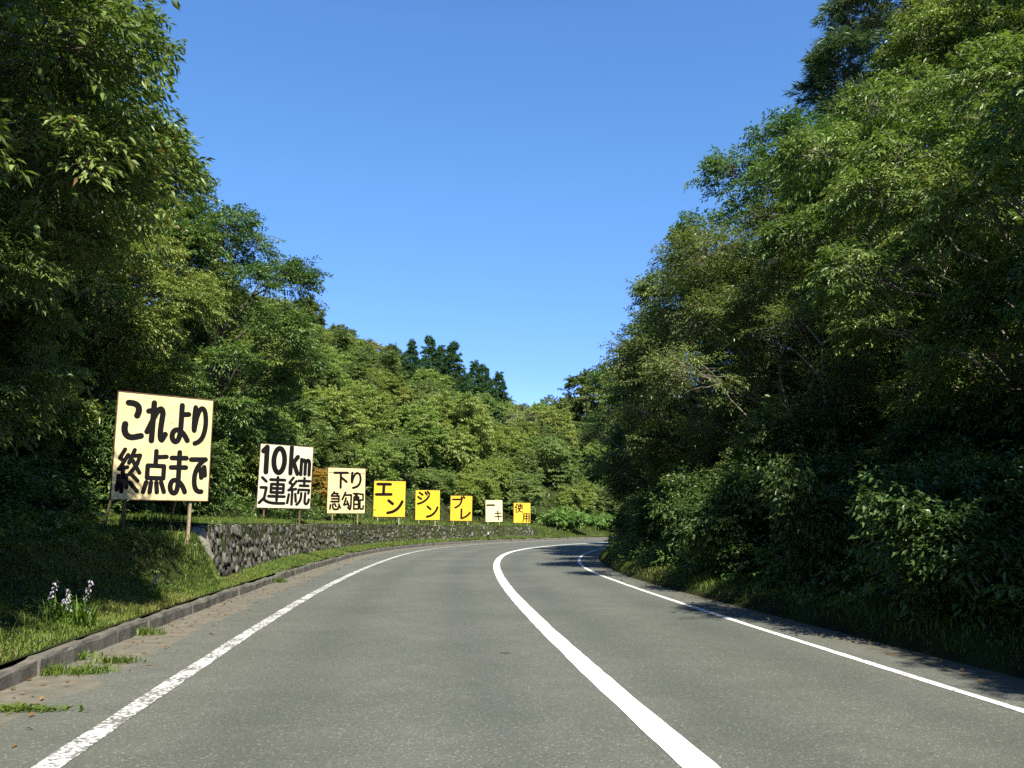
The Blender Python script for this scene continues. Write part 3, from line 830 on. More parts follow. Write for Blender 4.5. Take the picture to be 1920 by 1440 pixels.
def make_tree(seed, H, R, cb=.25, lobes=14, sprays=2200, nl=34, ll=.11, lw=.042, sl=.55, sw=.22, droop=.4, tilt=.5,
              lean=(0, 0), squash=.75, trunk_r=.16, profile=None, barkm='bark', leafm='leaf_warm', multi=1, twigs=True, stray=.12, lobe_r=(.16, .30)):
    """returns (trunk mesh, crown mesh): a forked tapered trunk, limbs out to irregular lobes, leafy sprays through the lobes"""
    rng = np.random.default_rng(seed)
    tr = Geo()
    stems = []
    for m in range(multi):
        a = 2 * math.pi * m / max(multi, 1) + rng.random()
        off = np.array([math.cos(a), math.sin(a), 0]) * (R * .28 if multi > 1 else 0)
        top = np.array([lean[0], lean[1], H * .88]) + off + rng.normal(0, R * .06, 3)
        p = curve_pts((off[0] * .15, off[1] * .15, -.6), top, rng, 0, 9, .05)
        stems.append(p)
        r0 = trunk_r * (1 if multi == 1 else .7)
        tr.tube(p, r0 * (1 - .86 * np.linspace(0, 1, 9)), 8)
    prof = profile or (lambda t: math.sin(math.pi * min(1, max(0.02, .12 + .80 * t))) ** .7)
    C = []; Rad = []
    ga = rng.random() * 6.28
    for i in range(lobes):
        t = (i + .5 + rng.normal(0, .25)) / lobes; t = min(max(t, .01), .99)
        z = H * (cb + (1 - cb) * t * .90)
        rl = R * (lobe_r[0] + (lobe_r[1] - lobe_r[0]) * rng.random())
        r = max(0, R * prof(t) - rl * .55) * (.35 + .7 * rng.random() ** .6)
        ga += 2.39996 + rng.normal(0, .35)
        st = stems[i % multi]
        h = np.interp(z, st[:, 2], np.arange(len(st)))
        base = np.array([np.interp(z, st[:, 2], st[:, j]) for j in range(3)])
        c = base + np.array([math.cos(ga) * r, math.sin(ga) * r, 0]); c[2] = z
        C.append(c); Rad.append(rl)
        zs = max(H * .12, z - r * (.5 + .4 * rng.random()) - .3)
        s0 = np.array([np.interp(zs, st[:, 2], st[:, j]) for j in range(3)])
        q = curve_pts(s0, c, rng, .10, 6, .09)
        rr = trunk_r * .42 * (.6 + .5 * rng.random())
        tr.tube(q, rr * (1 - .8 * np.linspace(0, 1, 6)), 6)
        for _ in range(3):
            e = c + unit(rng.normal(0, 1, 3) + np.array([math.cos(ga), math.sin(ga), .3])) * rl * .9
            tr.tube(curve_pts(q[3 + rng.integers(0, 2)], e, rng, .06, 5, .10), rr * .35 * (1 - .8 * np.linspace(0, 1, 5)), 4)
    C = np.array(C); Rad = np.array(Rad)
    w = Rad ** 2; w /= w.sum()
    li = rng.choice(len(C), sprays, p=w)
    d = unit(rng.normal(0, 1, (sprays, 3)) + np.array([0, 0, .55]))
    out = C[li] - np.array([lean[0] * .5, lean[1] * .5, H * .5]); out[:, 2] *= .3
    d = unit(d + .55 * unit(out))
    rad = 1.0 - np.abs(rng.normal(0, .28, sprays)); rad = np.clip(rad, .1, 1)
    rad += np.where(rng.random(sprays) < stray, rng.random(sprays) * .45, 0)       # stray shoots breaking the outline
    lump = .82 + .36 * vnoise(d[:, 0] * 2.1 + li * 7.3, d[:, 1] * 2.1 + d[:, 2] * 3.1, seed)
    P = C[li] + d * (Rad[li] * rad * lump)[:, None] * np.array([1, 1, squash])
    A = d.copy(); A[:, 2] = A[:, 2] * .45 + .05; A = unit(A + rng.normal(0, .25, A.shape))
    tonec = np.clip(.5 + .5 * rng.normal(0, .45, sprays) + .25 * rng.normal(0, 1, len(C))[li], 0, 1)
    v, f, tone = leaves(rng, P, A, nl, ll, lw, sl, sw, droop, tilt, tonec)
    if twigs:
        sel = np.nonzero(rng.random(sprays) < .55)[0]
        for i in sel:
            b = C[li[i]] + (P[i] - C[li[i]]) * .45
            e = P[i] + A[i] * sl * .8; e = e + np.array([0, 0, -droop * .3 * sl])
            tr.tube([b, (b + P[i]) / 2 + rng.normal(0, .05, 3), P[i], e], [.011, .009, .007, .002], 3, cap=False)
    tm = tr.mesh("trunk", [M[barkm]], smooth=True)
    cm = mesh_np("crown", v, f, [M[leafm]], tone=tone)
    return tm, cm

def make_conifer(seed, H, R, leafm='needle', n_lvl=40, ll=.36, lw=.10, nl=30):
    rng = np.random.default_rng(seed)
    tr = Geo(); p = curve_pts((0, 0, -.6), (rng.normal(0, .1), rng.normal(0, .1), H), rng, 0, 8, .015)
    tr.tube(p, .17 * (1 - .94 * np.linspace(0, 1, 8)), 7)
    P = []; A = []
    for i in range(n_lvl):
        t = (i + rng.random()) / n_lvl; z = H * (.10 + .89 * t)
        r = R * (1 - t) ** .88 * (.8 + .3 * rng.random()) + .06
        k = max(4, int(5 + 7 * (1 - t)))
        for j in range(k):
            if rng.random() < .12: continue
            a = rng.random() * 6.28; rr = r * (.7 + .45 * rng.random())
            dr = np.array([math.cos(a), math.sin(a), 0])
            e = np.array([0, 0, z]) + dr * rr + np.array([0, 0, -.10 * rr + .12 * rr * rng.normal()])
            tr.tube([(0, 0, z + .05 * rr), (dr[0] * rr * .5, dr[1] * rr * .5, z + .06 * rr), e], [.03, .02, .006], 3, cap=False)
            m = max(2, int(rr / .30))
            for q in range(m):
                g = (q + .8) / m
                P.append(np.array([0, 0, z]) * (1 - g) + e * g + rng.normal(0, .10, 3) + np.array([0, 0, .03]))
                A.append(unit(dr + rng.normal(0, .4, 3) + np.array([0, 0, .10])))
    P = np.array(P); A = np.array(A)
    v, f, tone = leaves(rng, P, A, nl, ll, lw, .42, .20, .15, .6)
    return tr.mesh("trunk", [M['bark']], smooth=True), mesh_np("crown", v, f, [M[leafm]], tone=tone)

def make_shrub(seed, H, R, sprays, nl, ll, lw, leafm, droop=.4, sl=.35, arch=.3):
    """several stems from one root, arching out, leaves along them"""
    rng = np.random.default_rng(seed)
    tr = Geo(); P = []; A = []; tc = []
    ns = 16
    per = sprays // ns
    for i in range(ns):
        a = rng.random() * 6.28; r = R * math.sqrt(rng.random()) * .95; h = H * (.45 + .6 * rng.random()) * (1 - .35 * (r / R) ** 2)
        e = np.array([math.cos(a) * r, math.sin(a) * r, h])
        q = curve_pts((e[0] * .12, e[1] * .12, -.2), e, rng, arch * .4, 6, .08)
        tr.tube(q, .018 * (1 - .8 * np.linspace(0, 1, 6)), 4)
        tt = rng.random()
        for _ in range(per):
            g = .12 + .88 * rng.random() ** .7
            b = np.array([np.interp(g * 5, np.arange(6), q[:, j]) for j in range(3)])
            d = unit(rng.normal(0, 1, 3) * np.array([1, 1, .5]) + np.array([math.cos(a) * .5, math.sin(a) * .5, .25]))
            P.append(b + d * R * .34 * rng.random() * (1.1 - .4 * g)); A.append(d); tc.append(np.clip(tt * .6 + .4 * rng.random(), 0, 1))
    P = np.array(P); P[:, 2] = np.abs(P[:, 2]) + .02
    v, f, tone = leaves(rng, P, np.array(A), nl, ll, lw, sl, sl * .45, droop, .5, np.array(tc))
    return tr.mesh("stem", [M['bark']], smooth=True), mesh_np("foliage", v, f, [M[leafm]], tone=tone)

T = {}
round_p = None
T['lance'] = make_tree(1, 10, 4.2, .14, 40, 3000, 32, .150, .050, .62, .26, .50, .45, (.6, 0), .55, .15, leafm='leaf_warm', barkm='bark_pale')
T['lance2'] = make_tree(2, 9, 3.6, .12, 34, 2600, 32, .140, .050, .58, .24, .48, .5, (-.4, .3), .55, .13, leafm='leaf_green')
T['broad'] = make_tree(3, 12, 4.4, .14, 46, 3400, 32, .130, .058, .62, .28, .35, .5, (.3, .2), .50, .20, leafm='leaf_green')
T['broad2'] = make_tree(4, 11, 4.0, .12, 42, 3200, 32, .125, .055, .60, .26, .4, .55, (-.3, -.2), .52, .18, leafm='leaf_warm', barkm='bark_pale')
T['fine'] = make_tree(5, 7, 3.4, .10, 30, 2700, 36, .080, .036, .60, .24, .25, .35, (0, 0), .38, .10, leafm='leaf_fine', multi=2, barkm='bark_pale')
T['pine'] = make_tree(6, 12, 3.3, .22, 44, 2700, 56, .20, .020, .42, .16, -.15, .8, (.2, .1), .5, .20, leafm='pine', lobe_r=(.17, .27))
T['lance3'] = make_tree(7, 9, 3.9, .28, 42, 3300, 38, .120, .042, .62, .26, .52, .45, (.5, 0), .5, .14, leafm='leaf_warm')
HT = ['mound', 'spread', 'upright', 'ragged']
T['mound'] = make_tree(11, 4.6, 2.5, .08, 24, 875, 46, .17, .078, .55, .28, .3, .5, (0, 0), .8, .09, leafm='leaf_hill', multi=2, twigs=False, lobe_r=(.22, .38))
T['spread'] = make_tree(12, 4.2, 3.0, .10, 26, 950, 46, .17, .078, .60, .30, .3, .45, (.2, 0), .6, .09, leafm='leaf_hill', multi=3, twigs=False, lobe_r=(.22, .38))
T['upright'] = make_tree(13, 6.2, 2.3, .08, 28, 950, 46, .17, .078, .55, .26, .3, .5, (0, .2), .95, .10, leafm='leaf_hill', twigs=False, lobe_r=(.22, .38))
T['ragged'] = make_tree(14, 5.2, 2.6, .08, 22, 775, 46, .17, .078, .60, .30, .4, .55, (.3, .2), .8, .10, leafm='leaf_hill', multi=2, twigs=False, stray=.3, lobe_r=(.22, .38))
T['cedar'] = make_conifer(21, 11, 3.2)
T['cedar2'] = make_conifer(22, 11, 2.8, n_lvl=46)
T['shrub'] = make_shrub(31, 1.7, 1.2, 1250, 18, .085, .036, 'leaf_green')
T['shrub_warm'] = make_shrub(32, 1.4, 1.1, 800, 16, .12, .05, 'leaf_warm')
T['shrub_far'] = make_shrub(33, 1.5, 1.6, 420, 14, .24, .11, 'leaf_green')
FIRST = {}
def plant(kind, name, label, cat, x, y, scale=1.0, rz=0.0, tint=(1, 1, 1), group=None, zs=1.0, dz=0.0, parts=('trunk', 'crown'), tilt=(0, 0)):
    z = float(ground(x, y)[0][0]) + dz
    t = thing(name, label, cat, (x, y, z - .05), rz, group)
    t.scale = (scale, scale, scale * zs)
    t.rotation_euler = (tilt[0], tilt[1], rz)
    if kind not in FIRST:
        FIRST[kind] = []
        for pn, me in zip(parts, T[kind]):
            FIRST[kind].append(obj(pn, me, t))
        kids = FIRST[kind]
    else:
        kids = []
        for src in FIRST[kind]:
            c = src.copy(); COL.objects.link(c); c.parent = t; kids.append(c)
    for c in kids: c.color = (*tint, 1)
    return t

def tint(v, warm=0.0):
    return (v * (1 + .22 * warm), v * (1 + .02 * warm), v * (1 - .25 * warm))

# big trees left of the road
LG, RG = "tall trees leaning over the left bank", "tall trees on the right bank"
plant('lance', "broadleaf_tree", "big yellow-green tree left of the cream board, filling the upper left corner", "tree", -9.9, 11.8, .86, 0.1, tint(1.1, -.1), LG)
plant('lance2', "broadleaf_tree", "darker tree pressed behind the upper left corner tree, above the cream board", "tree", -11.4, 15.6, 1.05, 1.3, tint(1.0), LG)
plant('lance3', "broadleaf_tree", "tree with drooping warm leaves directly above the cream board", "tree", -10.0, 19.4, .72, 2.6, tint(1.1, .1), LG)
plant('broad', "broadleaf_tree", "deep green tree with a ragged top reaching out above the 10km board", "tree", -11.2, 30.8, .90, .4, tint(.95), LG)
plant('broad2', "broadleaf_tree", "olive tree on the slope behind the tree above the 10km board", "tree", -14.5, 29.0, .95, 2.0, tint(1.05, -.05), LG)
plant('lance2', "broadleaf_tree", "tree high on the left slope seen past the upper left corner tree", "tree", -17, 20, 1.2, 4.0, tint(1.1, -.15), LG)
plant('lance3', "broadleaf_tree", "tree at the left picture edge spreading low over the near grass bank", "tree", -6.75, 7.2, .88, 3.6, tint(1.0, -.15), LG)
plant('broad', "broadleaf_tree", "tall tree outside the left picture edge shading the kerb", "tree", -6.8, 2.8, .88, 5.0, tint(1.0), LG)

plant('lance3', "broadleaf_tree", "small low tree on the near left bank, its dark leaves under the corner tree", "tree", -6.2, 8.1, .50, 2.2, tint(.9, -.2), LG)
plant('lance2', "broadleaf_tree", "small low tree on the left bank just outside the left picture edge", "tree", -6.3, 5.0, .52, 1.2, tint(.9, -.2), LG)

# big trees right of the road
plant('broad', "broadleaf_tree", "tall broad tree with layered dark boughs, rising in the middle of the right bank", "tree", 10.0, 25.5, .90, 0.2, tint(.95, -.35), RG)
plant('broad2', "broadleaf_tree", "tall sunlit olive tree in front of the pine at the upper right", "tree", 13.4, 22.0, .98, 1.2, tint(1.08, -.15), RG)
plant('pine', "pine_tree", "blue-green pine rising above the other trees at the upper right", "tree", 14.9, 28.0, 1.42, .6, tint(1.0), RG)
plant('pine', "pine_tree", "second pine, half hidden behind the sunlit olive tree", "tree", 17.6, 28.5, 1.2, 2.6, tint(1.05, -.2), RG)
plant('lance', "broadleaf_tree", "right hand tree with bright drooping leaves at mid height near the picture edge", "tree", 9.8, 17.5, .82, 3.0, tint(1.15, -.4), RG)
plant('broad2', "broadleaf_tree", "tree filling the right picture edge behind the bright drooping leaves", "tree", 15.8, 18.0, 1.05, 4.2, tint(1.05, -.35), RG)
plant('fine', "maple_tree", "fine leaved tree with flat tiers, low in front of the tall right hand trees", "tree", 6.9, 22.5, 1.1, .7, tint(1.0, -.25), RG)
plant('broad2', "broadleaf_tree", "tree stepping down from the tall right hand trees towards the bend", "tree", 7.5, 31.0, .92, 5.0, tint(.95, -.35), RG)
plant('broad', "broadleaf_tree", "dark tree overhanging the inside of the bend", "tree", 7.0, 38.0, .85, 2.2, tint(.9, -.3), RG)
plant('fine', "maple_tree", "fine leaved tree low over the inside of the bend", "tree", 6.4, 34.5, .9, 3.1, tint(.95, -.35), RG)
plant('lance2', "broadleaf_tree", "last tall tree on the right before the bend hides the road", "tree", 9.6, 48.0, .85, 1.0, tint(.95, -.3), RG)
plant('broad', "broadleaf_tree", "tree outside the right picture edge shading the near right bank", "tree", 7.9, 6.9, .70, 1.7, tint(.95, -.35), RG)
plant('lance', "broadleaf_tree", "nearest right hand tree, its bright leaf sprays hanging at the right picture edge", "tree", 8.0, 12.8, .70, 5.2, tint(1.05, -.35), RG)
plant('lance2', "broadleaf_tree", "low tree between the two shading trees outside the right picture edge", "tree", 8.3, 4.2, .74, 2.9, tint(1.05, -.35), RG)
plant('fine', "maple_tree", "pale limbed fine leaved tree spreading flat boughs over the right shoulder", "tree", 6.6, 18.2, .85, 4.4, tint(1.05, -.2), RG)
plant('lance2', "broadleaf_tree", "low tree beside the camera, outside the right picture edge", "tree", 8.4, 1.6, .80, .9, tint(1.05, -.35), RG)
plant('broad2', "broadleaf_tree", "tree above the inside of the bend, behind the overhanging dark one", "tree", 14.0, 42.0, .9, .7, tint(1.0, -.25), RG)

# shrubs
rng = np.random.default_rng(77)
SG = "shrubs along the right bank"
sh = [(5.5, 9.5), (6.4, 11.6), (5.4, 13.2), (7.3, 14.0), (5.2, 16.0), (6.6, 17.4), (4.9, 19.6), (6.0, 22.0), (4.8, 24.2), (5.0, 27.0), (5.3, 29.6), (5.5, 32.0), (5.9, 35.0), (6.6, 38.0), (7.2, 41.0), (8.3, 44.0), (9.4, 47.5), (7.6, 9.4), (8.6, 12.0)]
where = ["nearest the right picture edge", "just beyond the first right hand shrub", "beside the lit fern", "behind the lit fern", "where the right hand bank turns darkest", "on the dark right bank below the tall broad tree",
         "at the foot of the fine leaved tree", "under the layered dark boughs", "at the verge left of the fine leaved tree", "close to the shoulder line where shade begins", "under the tree overhanging the bend, nearer half",
         "beside the streaked shadows on the road", "where the shoulder line curls out of sight", "at the inside edge of the bend", "hiding the road beyond the bend", "deeper in the bend behind the edge shrub",
         "farthest along the inside of the bend", "up the bank at the right picture edge", "up the bank behind the near right shrubs"]
for i, (x, y) in enumerate(sh):
    s, u = su(x, y)
    v = float(tab(OFF_V, s)[0])
    u2 = max(float(u[0]) - .4, v + .85)
    x2, y2 = pt(float(s[0]), u2)
    plant('shrub', "shrub", "dark leafy shrub " + where[i], "shrub", float(x2), float(y2), (.65 + .4 * rng.random()) * (1.45 if 15 < y < 25 else 1.0), rng.random() * 6, tint(.55 + .25 * rng.random(), rng.normal(-.1, .12)), SG, .9 + .4 * rng.random(), parts=('stem', 'foliage'))
LS = "shrubs on the left bank"
for i, (x, y, sc, lb) in enumerate([(-8.2, 9.0, 1.0, "dark shrub on the bank left of the cream board, nearest the picture edge"), (-8.4, 11.2, 1.0, "dark shrub between the picture edge and the cream board's left post"),
        (-8.8, 14.2, 1.1, "dark shrub right behind the left edge of the cream board"), (-8.6, 17.4, 1.1, "dark shrub behind the cream board's right edge"), (-8.9, 20.4, 1.1, "dark shrub between the cream board and the 10km board"),
        (-9.0, 22.6, 1.1, "leafy shrub left of the 10km board"), (-10.4, 30.2, 1.2, "leafy shrub behind the 10km board"), (-10.6, 34.5, 1.3, "leafy shrub between the 10km board and the next cream board"), (-9.2, 7.0, 1.5, "shrub low at the left picture edge under the corner tree")]):
    plant('shrub' if i % 2 else 'shrub_warm', "shrub", lb, "shrub", x, y, sc, i * 1.3, tint(.9, .1 * (i % 3)), LS, 1.1, parts=('stem', 'foliage'))

rng = np.random.default_rng(91)
FG = "bright green bushes at the foot of the slope past the wall"
fl = ["bright bush just past the far end of the wall", "bright bush behind the one at the wall's far end", "low bush on the verge right of the last board", "rounded bush on the outer verge of the far bend", "leafy bush second along the outer verge of the bend", "bush half way along the outer verge before the dark hedge",
      "bush behind the outer verge, below the bleached bush", "bush nearest the dark hedge on the outer verge", "bush at the foot of the far slope behind the verge bushes", "last bush seen on the outer verge before the road vanishes"]
for i, lb in enumerate(fl):
    s_ = 61.0 + 1.7 * i; t_ = 1.9 + 1.2 * (i % 3) + rng.normal(0, .2)
    x, y = pt(s_, float(tab(OFF_K, s_)) - t_)
    plant('shrub_far', "bush", lb, "bush", float(x), float(y), .8 + .35 * rng.random(), rng.random() * 6, tint(1.25 + .2 * rng.random(), -.1), FG, .9, parts=('stem', 'foliage'))

# ------------------------------------------------------------------ hillside: individual trees, each told apart by tone, habit, row and the sign it stands over
def project(x, y, z):
    dz = z - CAM_H
    depth = y * math.cos(PITCH) + dz * math.sin(PITCH); up = -y * math.sin(PITCH) + dz * math.cos(PITCH)
    return 960 + F_PX * x / depth, 720 - F_PX * up / depth, depth
MARKS = [(470, "left of the 10km board"), (545, "over the 10km board"), (610, "right of the 10km board"), (665, "over the third cream board"), (720, "over the first yellow board"),
         (775, "right of the first yellow board"), (830, "over the second yellow board"), (885, "over the third yellow board"), (945, "over the pale cream board"), (1000, "over the last board"), (1060, "right of the last board"), (1140, "over the far bend"), (3000, "behind the right hand trees")]
ROWS = [(900, "low"), (830, "second tier"), (760, "half way"), (690, "upper tier"), (-900, "on the skyline")]
TONES = [("yellow-green", tint(1.08, .12)), ("olive", tint(.92, .28)), ("fresh green", tint(1.1, -.25)), ("deep green", tint(.66, -.35)), ("grey-green", (.86, .92, 1.15)), ("brownish green", (1.08, .84, .85))]
HAB = {'mound': "rounded", 'spread': "wide spreading", 'upright': "upright", 'ragged': "ragged"}
rng = np.random.default_rng(2024)
cand = []
for y in np.arange(30, 150, 1.6):
    for x in np.arange(-44, 40, 1.6):
        cand.append((x + rng.normal(0, .5), y + rng.normal(0, .5)))
cand = np.array(cand)
cz, ctl, ctr = ground(cand[:, 0], cand[:, 1])
cs, cu = su(cand[:, 0], cand[:, 1])
start = np.interp(cs, [0, 40, 60, 75], [4.2, 4.6, 5.4, 5.6])
ok = (ctl > start)
cand = cand[ok]; cz = cz[ok]; ctl = ctl[ok]
order = rng.permutation(len(cand))
placed = []; used = {}
for i in order:
    x, y = cand[i]; z = cz[i]
    px, py, dep = project(x, y, z + 3.5)
    if px < 440 or px > 1150 or dep < 25: continue
    mind = 2.7 if dep < 70 else 3.2
    if dep > 115: mind = 4.5
    if any((x - a) ** 2 + (y - b) ** 2 < mind ** 2 for a, b in placed): continue
    if any((x - a) ** 2 + (y - b) ** 2 < 3.1 ** 2 for a, b, c in SIGN_POS): continue
    if 735 < px < 965 and project(x, y, z + 4.4)[1] < 712: continue
    # hidden behind the near crest of the hill?
    hid = False
    for g in np.linspace(.35, .97, 14):
        zz = float(ground(np.array([x * g]), np.array([y * g]))[0][0])
        if zz > CAM_H + (z + 4.5 - CAM_H) * g + .3: hid = True; break
    if hid: continue
    placed.append((x, y))
    near = next(m for lim, m in MARKS if px < lim)
    row = next(m for lim, m in ROWS if py > lim)
    for _ in range(60):
        kind = HT[rng.integers(0, 4)]
        j = int(rng.choice(6, p=[.10, .17, .20, .35, .13, .05] if row in ('on the skyline', 'upper tier') else [.30, .15, .30, .11, .09, .05]))
        key = (TONES[j][0], kind, row, near)
        if key not in used: break
    sz = .62 + .42 * rng.random()
    if ctl[i] < start.min() + 2.5: sz *= .75
    word = "small " if sz < .7 else "big " if sz > .94 else ""
    label = f"{word}{TONES[j][0]} {HAB[kind]} hillside tree, {row}, {near}"
    used[key] = 1
    plant(kind, "hillside_tree", label, "tree", float(x), float(y), float(sz), rng.random() * 6.28, TONES[j][1], "trees on the hillside", .85 + .3 * rng.random())
print("hillside trees", len(placed))

CG = "conifers on the ridge"
for i, (px, d, ytop, lb) in enumerate([(772, 87, 640, "leftmost dark cedar of the clump on the ridge"), (806, 89, 632, "second dark cedar of the ridge clump, beside the leftmost"), (828, 94, 650, "cedar wedged between the two tallest ridge cedars"),
        (850, 88, 642, "broadest dark cedar in the middle of the ridge clump"), (890, 93, 678, "slim cedar right of the broadest ridge cedar"), (906, 90, 684, "lower cedar on the ridge, left of the rightmost one"), (936, 91, 698, "rightmost small cedar of the ridge clump"),
        (872, 84, 700, "short cedar in front of the ridge clump"), (790, 83, 690, "short cedar below the leftmost ridge cedars"), (758, 90, 668, "cedar half hidden at the left end of the ridge clump"), (840, 84, 704, "low cedar below the broadest ridge cedar"), (922, 88, 712, "low cedar just left of the rightmost ridge cedar")]):
    ht = ray_z(ytop, d) - float(ground((px - 960) / F_PX * d, d)[0][0])
    sc = max(.5, ht / 11.0)
    zt = ray_z(ytop, d); x = px_x(px, d, zt)
    plant('cedar' if i % 2 else 'cedar2', "cedar_tree", lb, "tree", x, d, sc * .95, i * 1.7, tint(1.0 + .05 * (i % 3)), CG, 1.05)
for i, (px, d, sc) in enumerate([(985, 118, .9), (1012, 122, 1.0), (1040, 118, 1.0), (1068, 112, 1.35), (1098, 108, 1.7)]):
    x = (px - 960) / F_PX * d
    plant('mound' if i % 2 else 'upright', "hillside_tree", ["dark tree just right of the ridge cedars", "low rounded dark tree on the low ridge past the cedars", "dark tree on the low ridge above the gap", "rounded dark tree at the notch of the skyline", "dark tree where the skyline meets the right hand trees"][i], "tree", x, d, sc * (1.2 if i % 2 else 1.0), i, tint(.62, -.2), "trees on the hillside", 1.0)

# ------------------------------------------------------------------ ground cover nobody could count
def scatter(n, s0, s1, t0, t1, side, seed, pw=1.0):
    rng = np.random.default_rng(seed)
    s = s0 + (s1 - s0) * rng.random(n) ** pw
    t = t0 + (t1 - t0) * rng.random(n)
    if side < 0: u = tab(OFF_K, s) - .13 - t
    else: u = tab(OFF_V, s) + t
    x, y = pt(s, u)
    z = z_left(s, t, x, y) + rough_left(s, t, x, y) if side < 0 else z_right(s, t, x, y) + rough_right(s, t, x, y)
    return rng, s, t, np.stack([x, y, z], 1)

def blades(rng, P, h, w, lean=.5):
    n = len(P)
    a = rng.random(n) * 6.28
    d = np.stack([np.cos(a), np.sin(a), 0 * a], 1); sd = np.stack([-np.sin(a), np.cos(a), 0 * a], 1)
    hh = (h * (.45 + .9 * rng.random(n)))[:, None]; ww = (w * (.6 + .8 * rng.random(n)))[:, None]
    ln = (lean * (.3 + rng.random(n)))[:, None]
    Z = np.array([0, 0, 1.0])
    m = P + Z * hh * .6 + d * hh * ln * .35
    tip = P + Z * hh * (1 - .25 * ln) + d * hh * ln
    v = np.stack([P - sd * ww / 2, P + sd * ww / 2, m + sd * ww * .4, m - sd * ww * .4, tip], 1).reshape(-1, 3)
    b = np.arange(n)[:, None] * 5
    f = np.concatenate([b + [0, 1, 2], b + [0, 2, 3], b + [3, 2, 4]], 1).reshape(-1, 3)
    return v, f

def grass():
    V = []; F = []; TN = []; n0 = 0
    def put(n, s0, s1, t0, t1, side, seed, h, w, pw=1.0, cond=None, lean=.5):
        nonlocal n0
        rng, s, t, P = scatter(n, s0, s1, t0, t1, side, seed, pw)
        keep = vnoise(P[:, 0] * 1.3, P[:, 1] * 1.3, seed) > (.06 if s1 < 12 else .22)
        if cond is not None: keep &= cond(s, t)
        P = P[keep]; s = s[keep]; t = t[keep]
        hv = h * (.5 + 1.0 * vnoise(P[:, 0] * .9, P[:, 1] * .9, seed + 1)) * (1 if np.isscalar(w) else 1)
        v, f = blades(rng, P, hv, w, lean)
        V.append(v); F.append(f + n0); n0 += len(v)
        tn = np.clip(.25 + .5 * vnoise(P[:, 0] * .7, P[:, 1] * .7, seed + 2) + .3 * rng.random(len(P)), 0, 1)
        TN.append(np.repeat(tn, 3))
    behind = lambda s, t: (~in_wall(s)) | (t > tab(WALL_GAP, s) + .55)
    front = lambda s, t: (t < tab(WALL_GAP, s) - .02)
    put(80000, 0.5, 11.3, .02, 2.4, -1, 1, .055, .0065, lean=.9)
    put(1500, 1, 11.3, .35, 2.6, -1, 2, .20, .009, lean=1.0)
    put(44000, 11.0, 35, .0, .9, -1, 3, .055, .008, 1.2, front)
    put(16000, 35, 90, .0, 1.0, -1, 4, .10, .02, 1.0, front)
    put(30000, 11.3, 36, .8, 3.0, -1, 5, .10, .009, 1.1, behind)
    put(24000, 36, 100, .9, 4.5, -1, 6, .20, .022, 1.0, behind)
    put(36000, 0, 34, .10, 2.2, 1, 7, .075, .009, 1.1, lean=.9)
    put(6000, 34, 60, .1, 2.0, 1, 8, .12, .016)
    obj("grass", mesh_np("grass", np.vstack(V), np.vstack(F), [M['grass']], tone=np.concatenate(TN)), kind="stuff").color = (1, 1, 1, 1)
grass()

def undergrowth():
    V = []; F = []; TN = []; n0 = 0
    def put(n, s0, s1, t0, t1, side, seed, h, ll, lw, nl=14, sl=.35, pw=1.0):
        nonlocal n0
        rng, s, t, P = scatter(n, s0, s1, t0, t1, side, seed, pw)
        P[:, 2] += h * rng.random(n) * (.4 + .9 * vnoise(P[:, 0] * .8, P[:, 1] * .8, seed))
        A = unit(rng.normal(0, 1, (n, 3)) * np.array([1, 1, .35]) + np.array([0, 0, .35]))
        v, f, tn = leaves(rng, P, A, nl, ll, lw, sl, sl * .4, .3, .5)
        V.append(v); F.append(f + n0); n0 += len(v); TN.append(tn)
    put(900, 0, 9, 1.5, 4.5, -1, 1, .35, .10, .042)
    put(700, 8, 12, 2.7, 4.8, -1, 8, .5, .11, .045)
    put(700, 0, 11.3, .5, 2.5, -1, 9, .08, .045, .024, 9, .12)
    put(260, 11.3, 34, .02, .8, -1, 10, .05, .045, .025, 8, .10)
    put(1500, 12, 40, 2.6, 6.0, -1, 2, .7, .13, .055)
    put(3000, 36, 130, 4.0, 14.0, -1, 3, 1.3, .28, .12, 12, .6)
    put(3500, 30, 130, 10.0, 40.0, -1, 4, 1.2, .34, .15, 12, .7)
    put(4200, 0, 34, .5, 4.5, 1, 5, .55, .10, .045)
    put(1800, 0, 60, 3.0, 10.0, 1, 6, 1.2, .15, .065)
    put(1000, 34, 60, .7, 4.5, 1, 7, .9, .14, .06)
    obj("undergrowth", mesh_np("undergrowth", np.vstack(V), np.vstack(F), [M['leaf_green']], tone=np.concatenate(TN)), kind="stuff").color = (.95, .95, .95, 1)
undergrowth()

# ------------------------------------------------------------------ small things
def fan_plant(seed, n, l, w, leafm, name, label, cat, x, y, group, z=None, rise=.8):
    rng = np.random.default_rng(seed)
    zz = float(ground(x, y)[0][0]) if z is None else z
    t = thing(name, label, cat, (x, y, zz), 0, group)
    P = rng.normal(0, 1, (n, 3)) * np.array([.10, .06, 0]); P[:, 2] = 0
    v, f = blades(rng, P, np.full(n, l), w, 1.1)
    me = mesh_np("leaf_tuft", v, f, [M[leafm]], tone=np.repeat(.2 + .6 * rng.random(n), 3))
    o = obj("leaf_tuft", me, t); o.color = (1, 1, 1, 1)
    return t
WG = "weeds growing in the gutter"
def gpix(px, py, z=0.0):
    v = (720 - py) / F_PX
    k = (math.sin(PITCH) + v * math.cos(PITCH)); c = (math.cos(PITCH) - v * math.sin(PITCH))
    d = (z - CAM_H) / k * c
    return px_x(px, d, z), d
